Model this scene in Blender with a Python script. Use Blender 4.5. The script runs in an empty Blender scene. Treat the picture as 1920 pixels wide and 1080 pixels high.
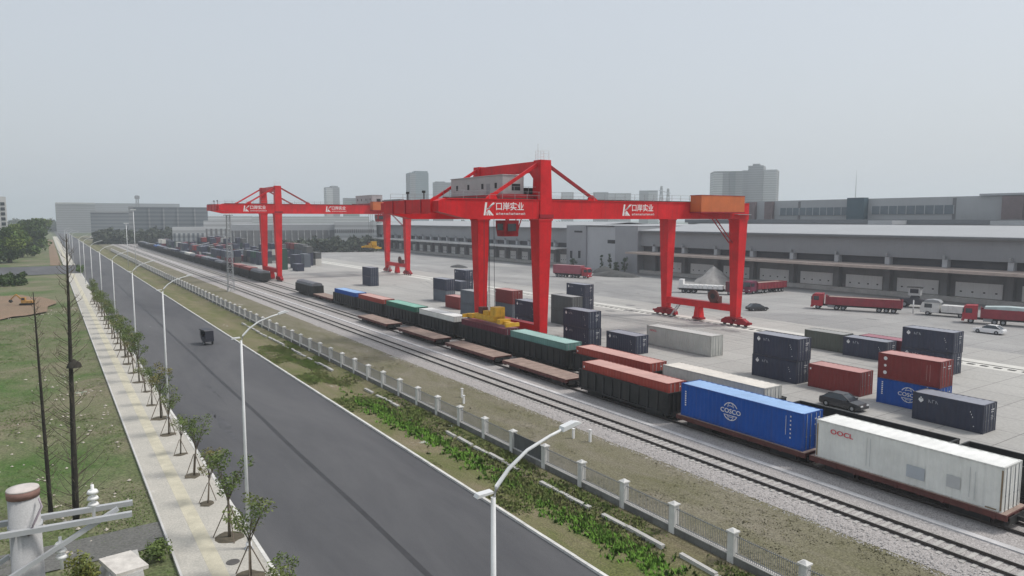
import bpy, math, random
from mathutils import Matrix, Vector
R = math.radians
random.seed(7)
scene = bpy.context.scene
col = scene.collection

# ---------------------------------------------------------------- camera, sky, sun, exposure
PITCH, YAW, CAMH = 5.6456, 33.5817, 18.8
cam = bpy.data.cameras.new('camera'); cam.sensor_width = 36.0
cam.lens = 36.0 * 1310 / 1920; cam.clip_start = 0.1; cam.clip_end = 20000
camo = bpy.data.objects.new('camera', cam); col.objects.link(camo)
camo.location = (0, 0, CAMH)
camo.rotation_euler = (R(90 - PITCH), 0, R(-YAW))
scene.camera = camo

SUN_EL, SUN_AZ = 55.0, 121.0            # azimuth clockwise from +y (towards +x)
world = bpy.data.worlds.new('World'); scene.world = world; world.use_nodes = True
wt = world.node_tree; wt.nodes.clear()
wo = wt.nodes.new('ShaderNodeOutputWorld'); bg = wt.nodes.new('ShaderNodeBackground')
sky = wt.nodes.new('ShaderNodeTexSky'); sky.sky_type = 'NISHITA'; sky.sun_disc = False
sky.sun_elevation = R(SUN_EL); sky.sun_rotation = R(SUN_AZ)
sky.air_density = 1.2; sky.dust_density = 6.0; sky.ozone_density = 1.0
mixw = wt.nodes.new('ShaderNodeMix'); mixw.data_type = 'RGBA'
mixw.inputs[0].default_value = 0.72                      # an even overcast layer over the clear sky
mixw.inputs[7].default_value = (5.9, 6.3, 6.75, 1)
wt.links.new(sky.outputs[0], mixw.inputs[6]); wt.links.new(mixw.outputs[2], bg.inputs[0])
bg.inputs[1].default_value = 0.1
wt.links.new(bg.outputs[0], wo.inputs[0])
sun = bpy.data.lights.new('sun', 'SUN'); sun.energy = 2.0; sun.angle = R(12); sun.color = (1, .965, .92)
suno = bpy.data.objects.new('sun', sun); col.objects.link(suno)
az, el = R(SUN_AZ), R(SUN_EL)
sd = Vector((math.sin(az) * math.cos(el), math.cos(az) * math.cos(el), math.sin(el)))
suno.rotation_euler = sd.to_track_quat('Z', 'Y').to_euler(); suno.location = (60, 20, 120)
scene.view_settings.view_transform = 'Standard'; scene.view_settings.look = 'None'
scene.view_settings.exposure = 0.30; scene.view_settings.gamma = 1.0
scene.view_settings.use_curve_mapping = False
try:
    scene.cycles.volume_bounces = 1; scene.cycles.max_bounces = 6
except Exception: pass

# ---------------------------------------------------------------- helpers
def lin(r, g, b):
    f = lambda c: (c / 255 / 12.92) if c <= 10 else ((c / 255 + .055) / 1.055) ** 2.4
    return (f(r), f(g), f(b))

class MB:
    def __init__(s): s.v = []; s.f = []; s.sm = []
    def add(s, vs, fs, smooth=False):
        o = len(s.v); s.v += [tuple(v) for v in vs]
        for f in fs: s.f.append([i + o for i in f]); s.sm.append(smooth)
        return s
    def box(s, x0, x1, y0, y1, z0, z1):
        return s.add([(x0,y0,z0),(x1,y0,z0),(x1,y1,z0),(x0,y1,z0),(x0,y0,z1),(x1,y0,z1),(x1,y1,z1),(x0,y1,z1)],
              [(0,3,2,1),(4,5,6,7),(0,1,5,4),(1,2,6,5),(2,3,7,6),(3,0,4,7)])
    def taper(s, c0, w0, d0, c1, w1, d1):
        vs = []
        for c, w, d in ((c0, w0, d0), (c1, w1, d1)):
            vs += [(c[0]-w/2,c[1]-d/2,c[2]),(c[0]+w/2,c[1]-d/2,c[2]),(c[0]+w/2,c[1]+d/2,c[2]),(c[0]-w/2,c[1]+d/2,c[2])]
        return s.add(vs, [(0,3,2,1),(4,5,6,7),(0,1,5,4),(1,2,6,5),(2,3,7,6),(3,0,4,7)])
    def bar(s, a, b, w, d=None):
        d = d or w; a, b = Vector(a), Vector(b); t = (b - a).normalized()
        up = Vector((0,0,1)) if abs(t.z) < .95 else Vector((0,1,0))
        u = t.cross(up).normalized() * w / 2; v = u.cross(t).normalized() * d / 2
        vs = [p + q for p in (a, b) for q in (-u-v, u-v, u+v, -u+v)]
        return s.add(vs, [(0,3,2,1),(4,5,6,7),(0,1,5,4),(1,2,6,5),(2,3,7,6),(3,0,4,7)])
    def tube(s, pts, rs, n=8, cap=True):
        pts = [Vector(p) for p in pts]; rings = []; o = len(s.v)
        if not isinstance(rs, (list, tuple)): rs = [rs] * len(pts)
        for i, p in enumerate(pts):
            t = (pts[min(i+1, len(pts)-1)] - pts[max(i-1, 0)]).normalized()
            up = Vector((0,0,1)) if abs(t.z) < .9 else Vector((1,0,0))
            u = t.cross(up).normalized(); v = u.cross(t)
            for k in range(n):
                a = 2 * math.pi * k / n
                s.v.append(tuple(p + (u * math.cos(a) + v * math.sin(a)) * rs[i]))
        for i in range(len(pts) - 1):
            for k in range(n):
                a = o + i*n + k; b = o + i*n + (k+1) % n
                s.f.append([a, b, b + n, a + n]); s.sm.append(True)
        if cap:
            s.f.append([o + k for k in range(n)][::-1]); s.sm.append(False)
            e = o + (len(pts)-1)*n; s.f.append([e + k for k in range(n)]); s.sm.append(False)
        return s
    def prism(s, poly, axis, a, b):
        """poly: 2D points; axis 'x' -> (y,z) poly extruded along x, 'y' -> (x,z), 'z' -> (x,y)"""
        f = {'x': lambda p, t: (t, p[0], p[1]), 'y': lambda p, t: (p[0], t, p[1]), 'z': lambda p, t: (p[0], p[1], t)}[axis]
        n = len(poly); vs = [f(p, a) for p in poly] + [f(p, b) for p in poly]
        return s.add(vs, [tuple(range(n))[::-1], tuple(range(n, 2*n))] + [(i, (i+1) % n, (i+1) % n + n, i + n) for i in range(n)])
    def mesh(s, name):
        m = bpy.data.meshes.new(name); m.from_pydata(s.v, [], s.f)
        if any(s.sm): m.polygons.foreach_set('use_smooth', s.sm)
        m.update(); return m
    def build(s, name, m, parent=None, loc=None):
        return link(name, s.mesh(name), m, parent, loc)

def link(name, me, m=None, parent=None, loc=None, rotz=0):
    o = bpy.data.objects.new(name, me); col.objects.link(o)
    if m is not None:
        if len(me.materials) == 0: me.materials.append(None)
        o.material_slots[0].link = 'OBJECT'; o.material_slots[0].material = m
    if parent is not None: o.parent = parent
    if loc is not None: o.location = loc
    if rotz: o.rotation_euler = (0, 0, rotz)
    return o

def tag(o, label=None, cat=None, group=None, kind=None):
    if label: o['label'] = label
    if cat: o['category'] = cat
    if group: o['group'] = group
    if kind: o['kind'] = kind
    return o

def thing(name, label, cat, loc=(0,0,0), rotz=0, group=None):
    o = bpy.data.objects.new(name, None); col.objects.link(o); o.empty_display_size = .3
    o.location = loc; o.rotation_euler = (0, 0, rotz)
    return tag(o, label, cat, group)

def copy_tree(o, parent=None):
    c = o.copy(); col.objects.link(c); c.parent = parent
    for ch in list(o.children): copy_tree(ch, c)
    return c

ORD = ['first','second','third','fourth','fifth','sixth','seventh','eighth','ninth','tenth','eleventh','twelfth','thirteenth','fourteenth','fifteenth','sixteenth','seventeenth','eighteenth','nineteenth','twentieth','twenty-first','twenty-second','twenty-third','twenty-fourth','twenty-fifth','twenty-sixth','twenty-seventh','twenty-eighth','twenty-ninth','thirtieth']

# ---------------------------------------------------------------- materials
MATS = {}
def mat(name, c, rough=.6, var=.2, scale=.6, metal=0, streak=0, bump=0, c2=None, fine=0, spec=.4):
    """base colour with broad and streaky variation laid out in world space"""
    if name in MATS: return MATS[name]
    m = bpy.data.materials.new(name); m.use_nodes = True; t = m.node_tree
    b = t.nodes['Principled BSDF']; b.inputs['Roughness'].default_value = rough; b.inputs['Metallic'].default_value = metal
    b.inputs['Specular IOR Level'].default_value = spec
    g = t.nodes.new('ShaderNodeNewGeometry')
    n = t.nodes.new('ShaderNodeTexNoise'); n.inputs['Scale'].default_value = scale; n.inputs['Detail'].default_value = 6
    n.inputs['Roughness'].default_value = .65
    t.links.new(g.outputs['Position'], n.inputs['Vector'])
    r = t.nodes.new('ShaderNodeValToRGB'); t.links.new(n.outputs['Fac'], r.inputs[0])
    lo = tuple(x * (1 - var) for x in c); hi = tuple(min(1, x * (1 + var)) for x in (c2 or c))
    r.color_ramp.elements[0].position = .3; r.color_ramp.elements[0].color = (*lo, 1)
    r.color_ramp.elements[1].position = .7; r.color_ramp.elements[1].color = (*hi, 1)
    out = r.outputs[0]
    if streak:
        mp = t.nodes.new('ShaderNodeMapping'); mp.inputs['Scale'].default_value = (2.2, 2.2, .18)
        t.links.new(g.outputs['Position'], mp.inputs['Vector'])
        n2 = t.nodes.new('ShaderNodeTexNoise'); n2.inputs['Scale'].default_value = 1.6; n2.inputs['Detail'].default_value = 5
        t.links.new(mp.outputs[0], n2.inputs['Vector'])
        r2 = t.nodes.new('ShaderNodeValToRGB'); r2.color_ramp.elements[0].position = .52; r2.color_ramp.elements[1].position = .78
        t.links.new(n2.outputs['Fac'], r2.inputs[0])
        ml = t.nodes.new('ShaderNodeMath'); ml.operation = 'MULTIPLY'; ml.inputs[1].default_value = streak
        t.links.new(r2.outputs[0], ml.inputs[0])
        mx = t.nodes.new('ShaderNodeMix'); mx.data_type = 'RGBA'; mx.inputs[7].default_value = (.075, .055, .045, 1)
        t.links.new(ml.outputs[0], mx.inputs[0]); t.links.new(out, mx.inputs[6]); out = mx.outputs[2]
    if fine:
        n3 = t.nodes.new('ShaderNodeTexNoise'); n3.inputs['Scale'].default_value = scale * 25; n3.inputs['Detail'].default_value = 3
        t.links.new(g.outputs['Position'], n3.inputs['Vector'])
        mr = t.nodes.new('ShaderNodeMapRange'); mr.inputs[1].default_value = .3; mr.inputs[2].default_value = .7
        mr.inputs[3].default_value = 1 - fine; mr.inputs[4].default_value = 1 + fine
        t.links.new(n3.outputs['Fac'], mr.inputs[0])
        mm = t.nodes.new('ShaderNodeMix'); mm.data_type = 'RGBA'; mm.blend_type = 'MULTIPLY'; mm.inputs[0].default_value = 1
        t.links.new(out, mm.inputs[6]); t.links.new(mr.outputs[0], mm.inputs[7]); out = mm.outputs[2]
    t.links.new(out, b.inputs['Base Color'])
    if bump:
        bp = t.nodes.new('ShaderNodeBump'); bp.inputs['Strength'].default_value = bump; bp.inputs['Distance'].default_value = .05
        n4 = t.nodes.new('ShaderNodeTexNoise'); n4.inputs['Scale'].default_value = 8; n4.inputs['Detail'].default_value = 6
        t.links.new(g.outputs['Position'], n4.inputs['Vector']); t.links.new(n4.outputs['Fac'], bp.inputs['Height'])
        t.links.new(bp.outputs[0], b.inputs['Normal'])
    MATS[name] = m; return m

def patch_mat(name, cols, scale=.15, rough=.95, fine=.35, fscale=9, stretch=None, upright=False, joints=0):
    """ground cover: several colours mixed in irregular patches, plus fine grain"""
    if name in MATS: return MATS[name]
    m = bpy.data.materials.new(name); m.use_nodes = True; t = m.node_tree
    b = t.nodes['Principled BSDF']; b.inputs['Roughness'].default_value = rough; b.inputs['Specular IOR Level'].default_value = .2
    g = t.nodes.new('ShaderNodeNewGeometry'); src = g.outputs['Position']
    if stretch:
        mp = t.nodes.new('ShaderNodeMapping'); mp.inputs['Scale'].default_value = stretch
        t.links.new(src, mp.inputs[0]); src = mp.outputs[0]
    n = t.nodes.new('ShaderNodeTexNoise'); n.inputs['Scale'].default_value = scale; n.inputs['Detail'].default_value = 9
    n.inputs['Roughness'].default_value = .68; n.inputs['Distortion'].default_value = .5
    t.links.new(src, n.inputs['Vector'])
    r = t.nodes.new('ShaderNodeValToRGB'); t.links.new(n.outputs['Fac'], r.inputs[0])
    k = len(cols)
    for i, c in enumerate(cols):
        p = .33 + .34 * i / (k - 1)
        e = r.color_ramp.elements[0] if i == 0 else (r.color_ramp.elements[1] if i == k - 1 else None)
        if e is None: e = r.color_ramp.elements.new(p)
        e.position = p; e.color = (*c, 1)
    n3 = t.nodes.new('ShaderNodeTexNoise'); n3.inputs['Scale'].default_value = fscale; n3.inputs['Detail'].default_value = 5
    t.links.new(g.outputs['Position'], n3.inputs['Vector'])
    mr = t.nodes.new('ShaderNodeMapRange'); mr.inputs[1].default_value = .3; mr.inputs[2].default_value = .7
    mr.inputs[3].default_value = 1 - fine; mr.inputs[4].default_value = 1 + fine
    t.links.new(n3.outputs['Fac'], mr.inputs[0])
    mm = t.nodes.new('ShaderNodeMix'); mm.data_type = 'RGBA'; mm.blend_type = 'MULTIPLY'; mm.inputs[0].default_value = 1
    t.links.new(r.outputs[0], mm.inputs[6]); t.links.new(mr.outputs[0], mm.inputs[7])
    cout = mm.outputs[2]
    if joints:
        bk = t.nodes.new('ShaderNodeTexBrick'); bk.offset = 0; bk.inputs['Scale'].default_value = 1; bk.inputs['Brick Width'].default_value = joints; bk.inputs['Row Height'].default_value = joints
        bk.inputs['Mortar Size'].default_value = .045; bk.inputs['Color1'].default_value = (1, 1, 1, 1); bk.inputs['Color2'].default_value = (.9, .9, .9, 1); bk.inputs['Mortar'].default_value = (.5, .5, .5, 1)
        t.links.new(g.outputs['Position'], bk.inputs['Vector'])
        mj = t.nodes.new('ShaderNodeMix'); mj.data_type = 'RGBA'; mj.blend_type = 'MULTIPLY'; mj.inputs[0].default_value = 1
        t.links.new(cout, mj.inputs[6]); t.links.new(bk.outputs['Color'], mj.inputs[7]); cout = mj.outputs[2]
    t.links.new(cout, b.inputs['Base Color'])
    bp = t.nodes.new('ShaderNodeBump'); bp.inputs['Strength'].default_value = .35; bp.inputs['Distance'].default_value = .05
    t.links.new(n3.outputs['Fac'], bp.inputs['Height']); t.links.new(bp.outputs[0], b.inputs['Normal'])
    if upright:      # thin leaves let light through from above: shade them like the sward they form
        cv = t.nodes.new('ShaderNodeCombineXYZ'); cv.inputs[2].default_value = 1; t.links.new(cv.outputs[0], b.inputs['Normal'])
    MATS[name] = m; return m

M_red   = mat('crane_red', (.58, .012, .017), .5, .2, .35, streak=.30, spec=.22, fine=.06)
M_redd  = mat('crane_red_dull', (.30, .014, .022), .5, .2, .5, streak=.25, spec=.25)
M_orange= mat('orange_steel', (.52, .13, .035), .5, .12, .5, streak=.1)
M_house = mat('house_grey', (.40, .40, .40), .55, .1, .4, streak=.15)
M_dark  = mat('dark_opening', (.012, .013, .015), .5, .1)
M_glass = mat('dark_glass', (.03, .04, .05), .12, .1, spec=.6)
M_grey  = mat('grey_steel', (.27, .28, .29), .5, .15)
M_galv  = mat('galvanised', (.42, .43, .44), .45, .1, 1.5)
M_lamp  = mat('lamp_white', (.66, .67, .67), .4, .08, 1.5)
M_rope  = mat('rope', (.05, .05, .055), .6)
M_yellow= mat('spreader_yellow', (.62, .36, .03), .5, .2, 1.2, streak=.3)
M_white = mat('white_paint', (.75, .75, .74), .5, .06, 1.0)
M_mark  = mat('marking_white', (.70, .70, .70), .6, .12, 2.0)
M_mark_red = mat('marking_red', (.60, .03, .06), .5, .1)
M_rub   = mat('rubber', (.018, .018, .019), .85, .2)
M_wag   = mat('wagon_black', (.020, .021, .021), .6, .35, .7, streak=.35)
M_wagr  = mat('wagon_brown', (.10, .035, .03), .65, .3, .8, streak=.3)
M_deck  = mat('wagon_deck', (.29, .215, .18), .85, .25, .9, fine=.2)
M_wheel = mat('wheel_steel', (.06, .05, .045), .5, .3)
M_rail  = mat('rail_steel', (.05, .042, .038), .45, .2, .8)
M_railtop = mat('rail_head', (.30, .29, .28), .3, .1, .8, metal=.6)
M_conc  = mat('concrete', (.42, .41, .39), .85, .16, .5, fine=.12, streak=.12)
M_pillar= mat('pillar_render', (.58, .575, .555), .8, .14, 1.3, streak=.3)
M_plinth= mat('plinth_concrete', (.16, .16, .15), .9, .35, .7, streak=.4, fine=.15)
M_kerb  = mat('kerb_stone', (.60, .59, .56), .85, .18, .8, fine=.12)
M_bark  = mat('bark', (.12, .10, .075), .9, .3, 3)
M_barkd = mat('bark_dark', (.035, .032, .026), .9, .3, 3)
M_stake = mat('stake_wood', (.16, .13, .10), .9, .25, 3)
M_leaf  = [mat('leaf_%d' % i, c, .6, .3, 1.5, spec=.3) for i, c in enumerate([(.115,.16,.042),(.145,.175,.05),(.095,.135,.038),(.18,.165,.06)])]
M_leafd = [mat('leaf_dark_%d' % i, c, .7, .3, .5, spec=.2) for i, c in enumerate([(.085,.14,.032),(.045,.075,.02),(.12,.165,.035)])]

# ---------------------------------------------------------------- setting: ground, road, pavement, verge, ballast, yard
from mathutils import noise as mnoise
def nz(x, y, s=1.0, o=0): return mnoise.noise(Vector((x * s, y * s, o * 7.3)))
def struct(o): o['kind'] = 'structure'; return o

M_ground = patch_mat('ground_cover', [(.10,.11,.06),(.16,.16,.11),(.22,.20,.16),(.08,.10,.05)], .02, fine=.2, fscale=2)
M_field = patch_mat('field_grass', [(.06,.115,.026),(.085,.12,.04),(.125,.122,.062),(.07,.118,.03),(.20,.17,.12)], .09, fine=.4, fscale=6)
M_verge = patch_mat('verge_soil', [(.10,.12,.035),(.16,.14,.075),(.075,.105,.03),(.20,.165,.11)], .28, fine=.4, fscale=10, stretch=(1,.45,1))
M_slope = patch_mat('slope_soil', [(.13,.125,.07),(.165,.15,.095),(.125,.13,.06),(.20,.18,.14)], .30, fine=.4, fscale=10, stretch=(1,.4,1))
M_ballast = patch_mat('ballast_stone', [(.35,.33,.32),(.44,.42,.41),(.27,.25,.24),(.47,.45,.44),(.33,.31,.30)], .45, fine=.5, fscale=14, stretch=(1,.06,1))
M_asph = patch_mat('asphalt', [(.074,.075,.081),(.104,.105,.111),(.066,.067,.072),(.120,.120,.124)], .12, rough=.8, fine=.10, fscale=18, stretch=(1,.18,1))
M_tar = mat('tar', (.035,.035,.038), .6, .2)
M_pave = patch_mat('paving', [(.40,.385,.345),(.45,.43,.385),(.37,.355,.325),(.48,.455,.405)], .5, rough=.85, fine=.14, fscale=8)
M_tact = mat('tactile_yellow', (.50,.465,.36), .8, .15, 1.2, fine=.12)
M_yard = patch_mat('yard_concrete', [(.35,.34,.325),(.47,.45,.425),(.385,.375,.36),(.51,.49,.46),(.42,.41,.385)], .06, rough=.8, fine=.10, fscale=3, stretch=(1,.16,1), joints=5)
M_apron = patch_mat('apron_concrete', [(.24,.238,.236),(.32,.315,.31),(.23,.23,.23),(.38,.373,.36)], .045, rough=.8, fine=.10, fscale=3, stretch=(1,.6,1), joints=6)
M_apron2 = patch_mat('worn_path', [(.15,.148,.14),(.19,.185,.17),(.13,.13,.12)], .3, fine=.25, fscale=6)
M_dirt = patch_mat('dirt', [(.25,.17,.12),(.34,.26,.19),(.20,.15,.10)], .12, fine=.3, fscale=6)

struct(MB().add([(-4000,-500,-.62),(7000,-500,-.62),(7000,9500,-.62),(-4000,9500,-.62)], [(0,1,2,3)]).build('ground', M_ground))

def grid(name, x0, x1, y0, y1, nx, ny, fz, m, fx=None):
    b = MB(); vs = []; fs = []
    for j in range(ny + 1):
        y = y0 + (y1 - y0) * (j / ny) ** 1.6
        for i in range(nx + 1):
            x = x0 + (x1 - x0) * i / nx
            if fx: x = fx(x, y, i, nx)
            vs.append((x, y, fz(x, y)))
    for j in range(ny):
        for i in range(nx):
            a = j * (nx + 1) + i; fs.append((a, a + 1, a + nx + 2, a + nx + 1))
    return struct(b.add(vs, fs, True).build(name, m))

def sheet(name, x0, x1, y0, y1, z, m):
    return struct(MB().add([(x0,y0,z),(x1,y0,z),(x1,y1,z),(x0,y1,z)], [(0,1,2,3)]).build(name, m))

def field_z(x, y):
    f = min(1, max(0, (4.4 - x) / 3))
    return -.06 + f * (.25 * nz(x, y, .07) + .10 * nz(x, y, .4))
grid('field', -60, 4.86, -10, 284, 60, 150, field_z, M_field)
grid('field_beyond', -260, 4.86, 337, 1500, 30, 60, lambda x, y: -.05, M_field)
sheet('field_edge', -600, -60, -10, 284, -.08, M_field)
sheet('dirt_strip', .5, 4.2, 339, 760, .02, M_dirt)
sheet('side_road', -600, 9.02, 285, 336, -.012, M_asph)
# graded earth where the digger stands
b = MB(); n = 28; ctr = (-12, 184)
vs = [(ctr[0], ctr[1], .26)] + [(ctr[0] + math.cos(2*math.pi*k/n) * 12.5 * (1 + .25*nz(k, 3, .9)), ctr[1] + math.sin(2*math.pi*k/n) * 26 * (1 + .2*nz(k, 9, .9)), .22) for k in range(n)]
struct(b.add(vs, [(0, 1 + k, 1 + (k + 1) % n) for k in range(n)]).build('graded_earth', M_dirt))
grid('grey_path', -30, 4.855, 43.5, 47.2, 20, 4, lambda x, y: field_z(x, y) + .05, M_apron2)
sheet('road', 9.25, 23.40, -60, 2600, 0, M_asph)
b = MB(); pts = [(y, 15.95 + .18 * nz(y, 1, .05) + .0016*(y-60) if y > 60 else 15.95 + .18 * nz(y, 1, .05)) for y in range(10, 420, 3)]
vs = []; fs = []
for y, x in pts:
    w = .17 + .07 * nz(y, 5, .2); vs += [(x - w, y, .004), (x + w, y, .004)]
for i in range(len(pts) - 1): fs.append((2*i, 2*i+1, 2*i+3, 2*i+2))
struct(b.add(vs, fs).build('road_seam', M_tar))
# patched cracks and tyre-dark blotches on the road
b = MB()
for (cx, cy, w, h) in [(12.6, 66, .3, 5.5), (14.3, 84, .18, 9)]:
    n = 30; o = len(b.v)
    b.add([(cx + math.cos(2*math.pi*k/n) * w * (1 + 1.3*nz(k, cy, .55)), cy + math.sin(2*math.pi*k/n) * h * (1 + .6*nz(k, cx, .55)), .004) for k in range(n)], [tuple(range(n))])
struct(b.build('road_patches', mat('old_tar', (.075,.076,.082), .8, .3, .8)))

M_slab = mat('paving_edge', (.52,.51,.49), .85, .12, .8)
for (y0, y1, nm) in ((-20, 284, 'pavement'), (337, 900, 'pavement_beyond')):
    p = struct(MB().box(4.98, 9.05, y0, y1, -.3, .12).build(nm, M_pave))
    MB().box(6.25, 7.05, y0, y1 - .1, .121, .126).build('tactile_strip', M_tact, p)
    MB().box(4.86, 4.977, y0, y1, -.3, .15).build('edging', M_slab, p)
# kerb stones, one metre each
ks = MB().box(-.10, .10, .01, .99, -.3, .15).mesh('kerb_stone')
for nm, x, y0 in (('kerb', 9.151, 14), ('kerb_far_side', 23.51, 14)):
    k = struct(MB().box(x - .09, x + .09, 164, 284 if x < 10 else 1800, -.3, .148).build(nm, M_kerb))
    for i in range(150):
        o = link('kerb_stone', ks, M_kerb, k, (x, y0 + i, random.uniform(-.006, .006)))
    MB().box(x - .09, x + .09, -20, 14, -.3, .148).build('kerb_run', M_kerb, k)

def verge_z(x, y):
    t = (x - 23.6) / 6.7
    z = .10 - .45 * math.exp(-((t - .62) / .2) ** 2) + .09 * nz(x, y, .5) * (1 if .05 < t < .95 else 0) + .12 * nz(x, y, .13) * (1 if .05 < t < .95 else 0)
    return z - (.1 if t > .97 else 0)
grid('verge', 23.61, 30.34, -15, 900, 22, 420, verge_z, M_verge)
def slope_z(x, y):
    t = (x - 30.6) / 8.6
    return .10 + .12 * nz(x, y, .35) * min(1, 4 * t) * (1 - t) + .25 * t * (1 - t)
grid('embankment', 30.62, 40.2, -15, 900, 26, 420, slope_z, M_slope)
def ball_z(x, y):
    e = min(1, max(0, (x - 37.6) / 1.8)); return .02 + .16 * e + .02 * nz(x, y, 1.3) * e
grid('track_ballast', 37.6, 56.4, -15, 900, 44, 300, ball_z, M_ballast,
     fx=lambda x, y, i, n: x + (0.9 * nz(x, y, .18) + .4 * nz(x, y, .7) if i < 3 else 0) * (1 - i / 3 if i < 3 else 0))
sheet('container_yard', 56.3, 112, -40, 900, .03, M_yard)
sheet('apron', 111.9, 181, -40, 900, .022, M_apron)
# tyre tracks and oil stains worn into the yard floor
b = MB()
for k in range(16):
    x, y, a = random.uniform(78, 150), random.uniform(30, 150), random.uniform(-.3, .3); cv = random.uniform(-.010, .010)
    for off in (-1.0, 1.0):
        vs = []; px, py, aa = x, y, a
        for i in range(26):
            nx_, ny_ = math.cos(aa), -math.sin(aa); w = .13 + .05 * nz(i, k, .5)
            vs += [(px + nx_*(off - w), py + ny_*(off - w), .0385), (px + nx_*(off + w), py + ny_*(off + w), .0385)]
            px += math.sin(aa) * 2; py += math.cos(aa) * 2; aa += cv * 2
        b.add(vs, [(2*i, 2*i+1, 2*i+3, 2*i+2) for i in range(25)])
struct(b.build('tyre_tracks', mat('tyre_mark', (.27,.265,.255), .8, .25, .5)))
b = MB()
for k in range(46):
    cx, cy, s_ = random.uniform(60, 150), random.uniform(22, 190), random.uniform(.25, 1.1); n = 18
    b.add([(cx + math.cos(2*math.pi*q/n) * s_ * (1 + .7*nz(q, cy, .6)), cy + math.sin(2*math.pi*q/n) * s_ * 1.7 * (1 + .7*nz(q, cx, .6)), .0425) for q in range(n)], [tuple(range(n))])
struct(b.build('oil_stains', mat('oil_stain', (.20,.195,.19), .7, .35, .9)))
# ballast stones that have rolled down the edge and rubble in the field (uncountable)
def stones(name, n, fpos, smin, smax, m):
    b = MB()
    for _ in range(n):
        x, y, z = fpos(); s = random.uniform(smin, smax)
        vs = [(x + dx*s*random.uniform(.5,1.1), y + dy*s*random.uniform(.5,1.1), z + dz*s*random.uniform(.4,1)) for dx,dy,dz in ((1,0,0),(-1,0,0),(0,1,0),(0,-1,0),(0,0,.8),(0,0,-.5))]
        b.add(vs, [(0,2,4),(2,1,4),(1,3,4),(3,0,4),(2,0,5),(1,2,5),(3,1,5),(0,3,5)])
    o = b.build(name, m); o['kind'] = 'stuff'; return o
M_stone = mat('stone_grey', (.44,.42,.405), .9, .25, 2.5)
def bp_():
    y = 12 + 110 * random.random() ** 1.8; x = 37.9 + abs(random.gauss(0, 1.3)) - .5; return x, y, ball_z(max(x, 37.6), y) + .04
tag(stones('ballast_stones', 6500, bp_, .035, .09, M_stone), 'loose grey ballast stones along the edge of the nearest track', 'gravel')
def rub():
    cx, cy, s = random.choice([(-2.5, 60, 4), (-1, 70, 3.5), (1.5, 76, 2), (0, 96, 1.5), (-3.5, 160, 5), (-1, 168, 3), (2.2, 88, 1.2), (-4, 56, 4), (.5, 52, 2)])
    x, y = random.gauss(cx, s), random.gauss(cy, s * 1.6); x = min(4, x); return x, y, field_z(x, y) + .05
tag(stones('rubble', 230, rub, .05, .22, mat('rubble_pale', (.46,.42,.36), .9, .35, 1.5)), 'pale broken rubble strewn over the grass left of the pavement', 'rubble')

# grass and weeds (uncountable)
def blades(name, n, fpos, hmin, hmax, m, w=.05, clump=5):
    b = MB()
    for _ in range(n):
        x, y, z, hs = fpos()
        for _k in range(clump):
            a = random.uniform(0, 6.283); h = random.uniform(hmin, hmax) * hs; l = h * random.uniform(.2, .8)
            px, py = x + random.gauss(0, .12), y + random.gauss(0, .12); ww = w * random.uniform(.6, 1.5)
            ca, sa = math.cos(a), math.sin(a)
            b.v += [(px - sa*ww, py + ca*ww, z - .03), (px + sa*ww, py - ca*ww, z - .03), (px + ca*l*.5, py + sa*l*.5, z + h*.75), (px + ca*l, py + sa*l, z + h)]
            o = len(b.v) - 4; b.f += [[o, o+1, o+2], [o, o+2, o+3]]; b.sm += [False, False]
    o = b.build(name, m); o['kind'] = 'stuff'; return o
M_gr1 = patch_mat('grass_green', [(.15,.25,.05),(.20,.25,.07),(.13,.21,.045),(.24,.235,.10)], .35, fine=.35, fscale=5, upright=True)
M_gr2 = patch_mat('grass_dry', [(.22,.21,.11),(.26,.24,.14),(.18,.20,.08),(.28,.25,.16)], .35, fine=.35, fscale=5, upright=True)
def vp():
    while True:
        y = 8 + 100 * random.random() ** 1.5; x = random.uniform(23.8, 29.9)
        d = nz(x, y, .22, 2) + .35 * math.exp(-((x - 27.2) / 1.3) ** 2)
        if random.random() < .25 + 1.6 * d: return x, y, verge_z(x, y), .6 + 1.1 * max(0, d)
tag(blades('verge_grass', 15000, vp, .06, .24, M_gr1, w=.07), 'lush green grass and weeds in the roadside ditch', 'grass')
def sp():
    while True:
        y = 10 + 90 * random.random() ** 1.5; x = random.uniform(31, 38.6)
        if random.random() < .35 + 1.5 * nz(x, y, .25, 5): return x, y, slope_z(x, y), .8
tag(blades('embankment_grass', 1800, sp, .03, .10, M_gr2, w=.07), 'dry yellow green grass between the fence and the tracks', 'grass')
def fp():
    while True:
        y = 34 + 150 * random.random() ** 1.6; x = 4.6 - random.random() * (8 + y * .07)
        if random.random() < .5 + 1.5 * nz(x, y, .12, 8): return x, y, field_z(x, y), .7
tag(blades('field_grass', 8000, fp, .04, .15, patch_mat('grass_field', [(.13,.21,.05),(.17,.215,.07),(.21,.205,.10),(.14,.21,.055)], .2, fine=.35, fscale=5, upright=True)), 'short green grass on the open ground left of the pavement', 'grass')
# weeds with broad leaves in the ditch
def wp():
    y = random.choice([29, 33, 45, 57, 62, 66, 60, 26, 52]) + random.gauss(0, 3); x = random.choice([27.0, 26.4, 27.4, 26.0]) + random.gauss(0, .6); x = min(29.9, max(24.3, x)); return x, y, verge_z(x, y), random.uniform(.7, 1.5)
tag(blades('ditch_weeds', 900, wp, .08, .32, patch_mat('weed_leaf', [(.19,.38,.05),(.24,.42,.07),(.13,.27,.04)], .8, fine=.4, fscale=6, upright=True), w=.10, clump=8), 'bushy dark green weeds in the ditch below the fence', 'weeds')

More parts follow.
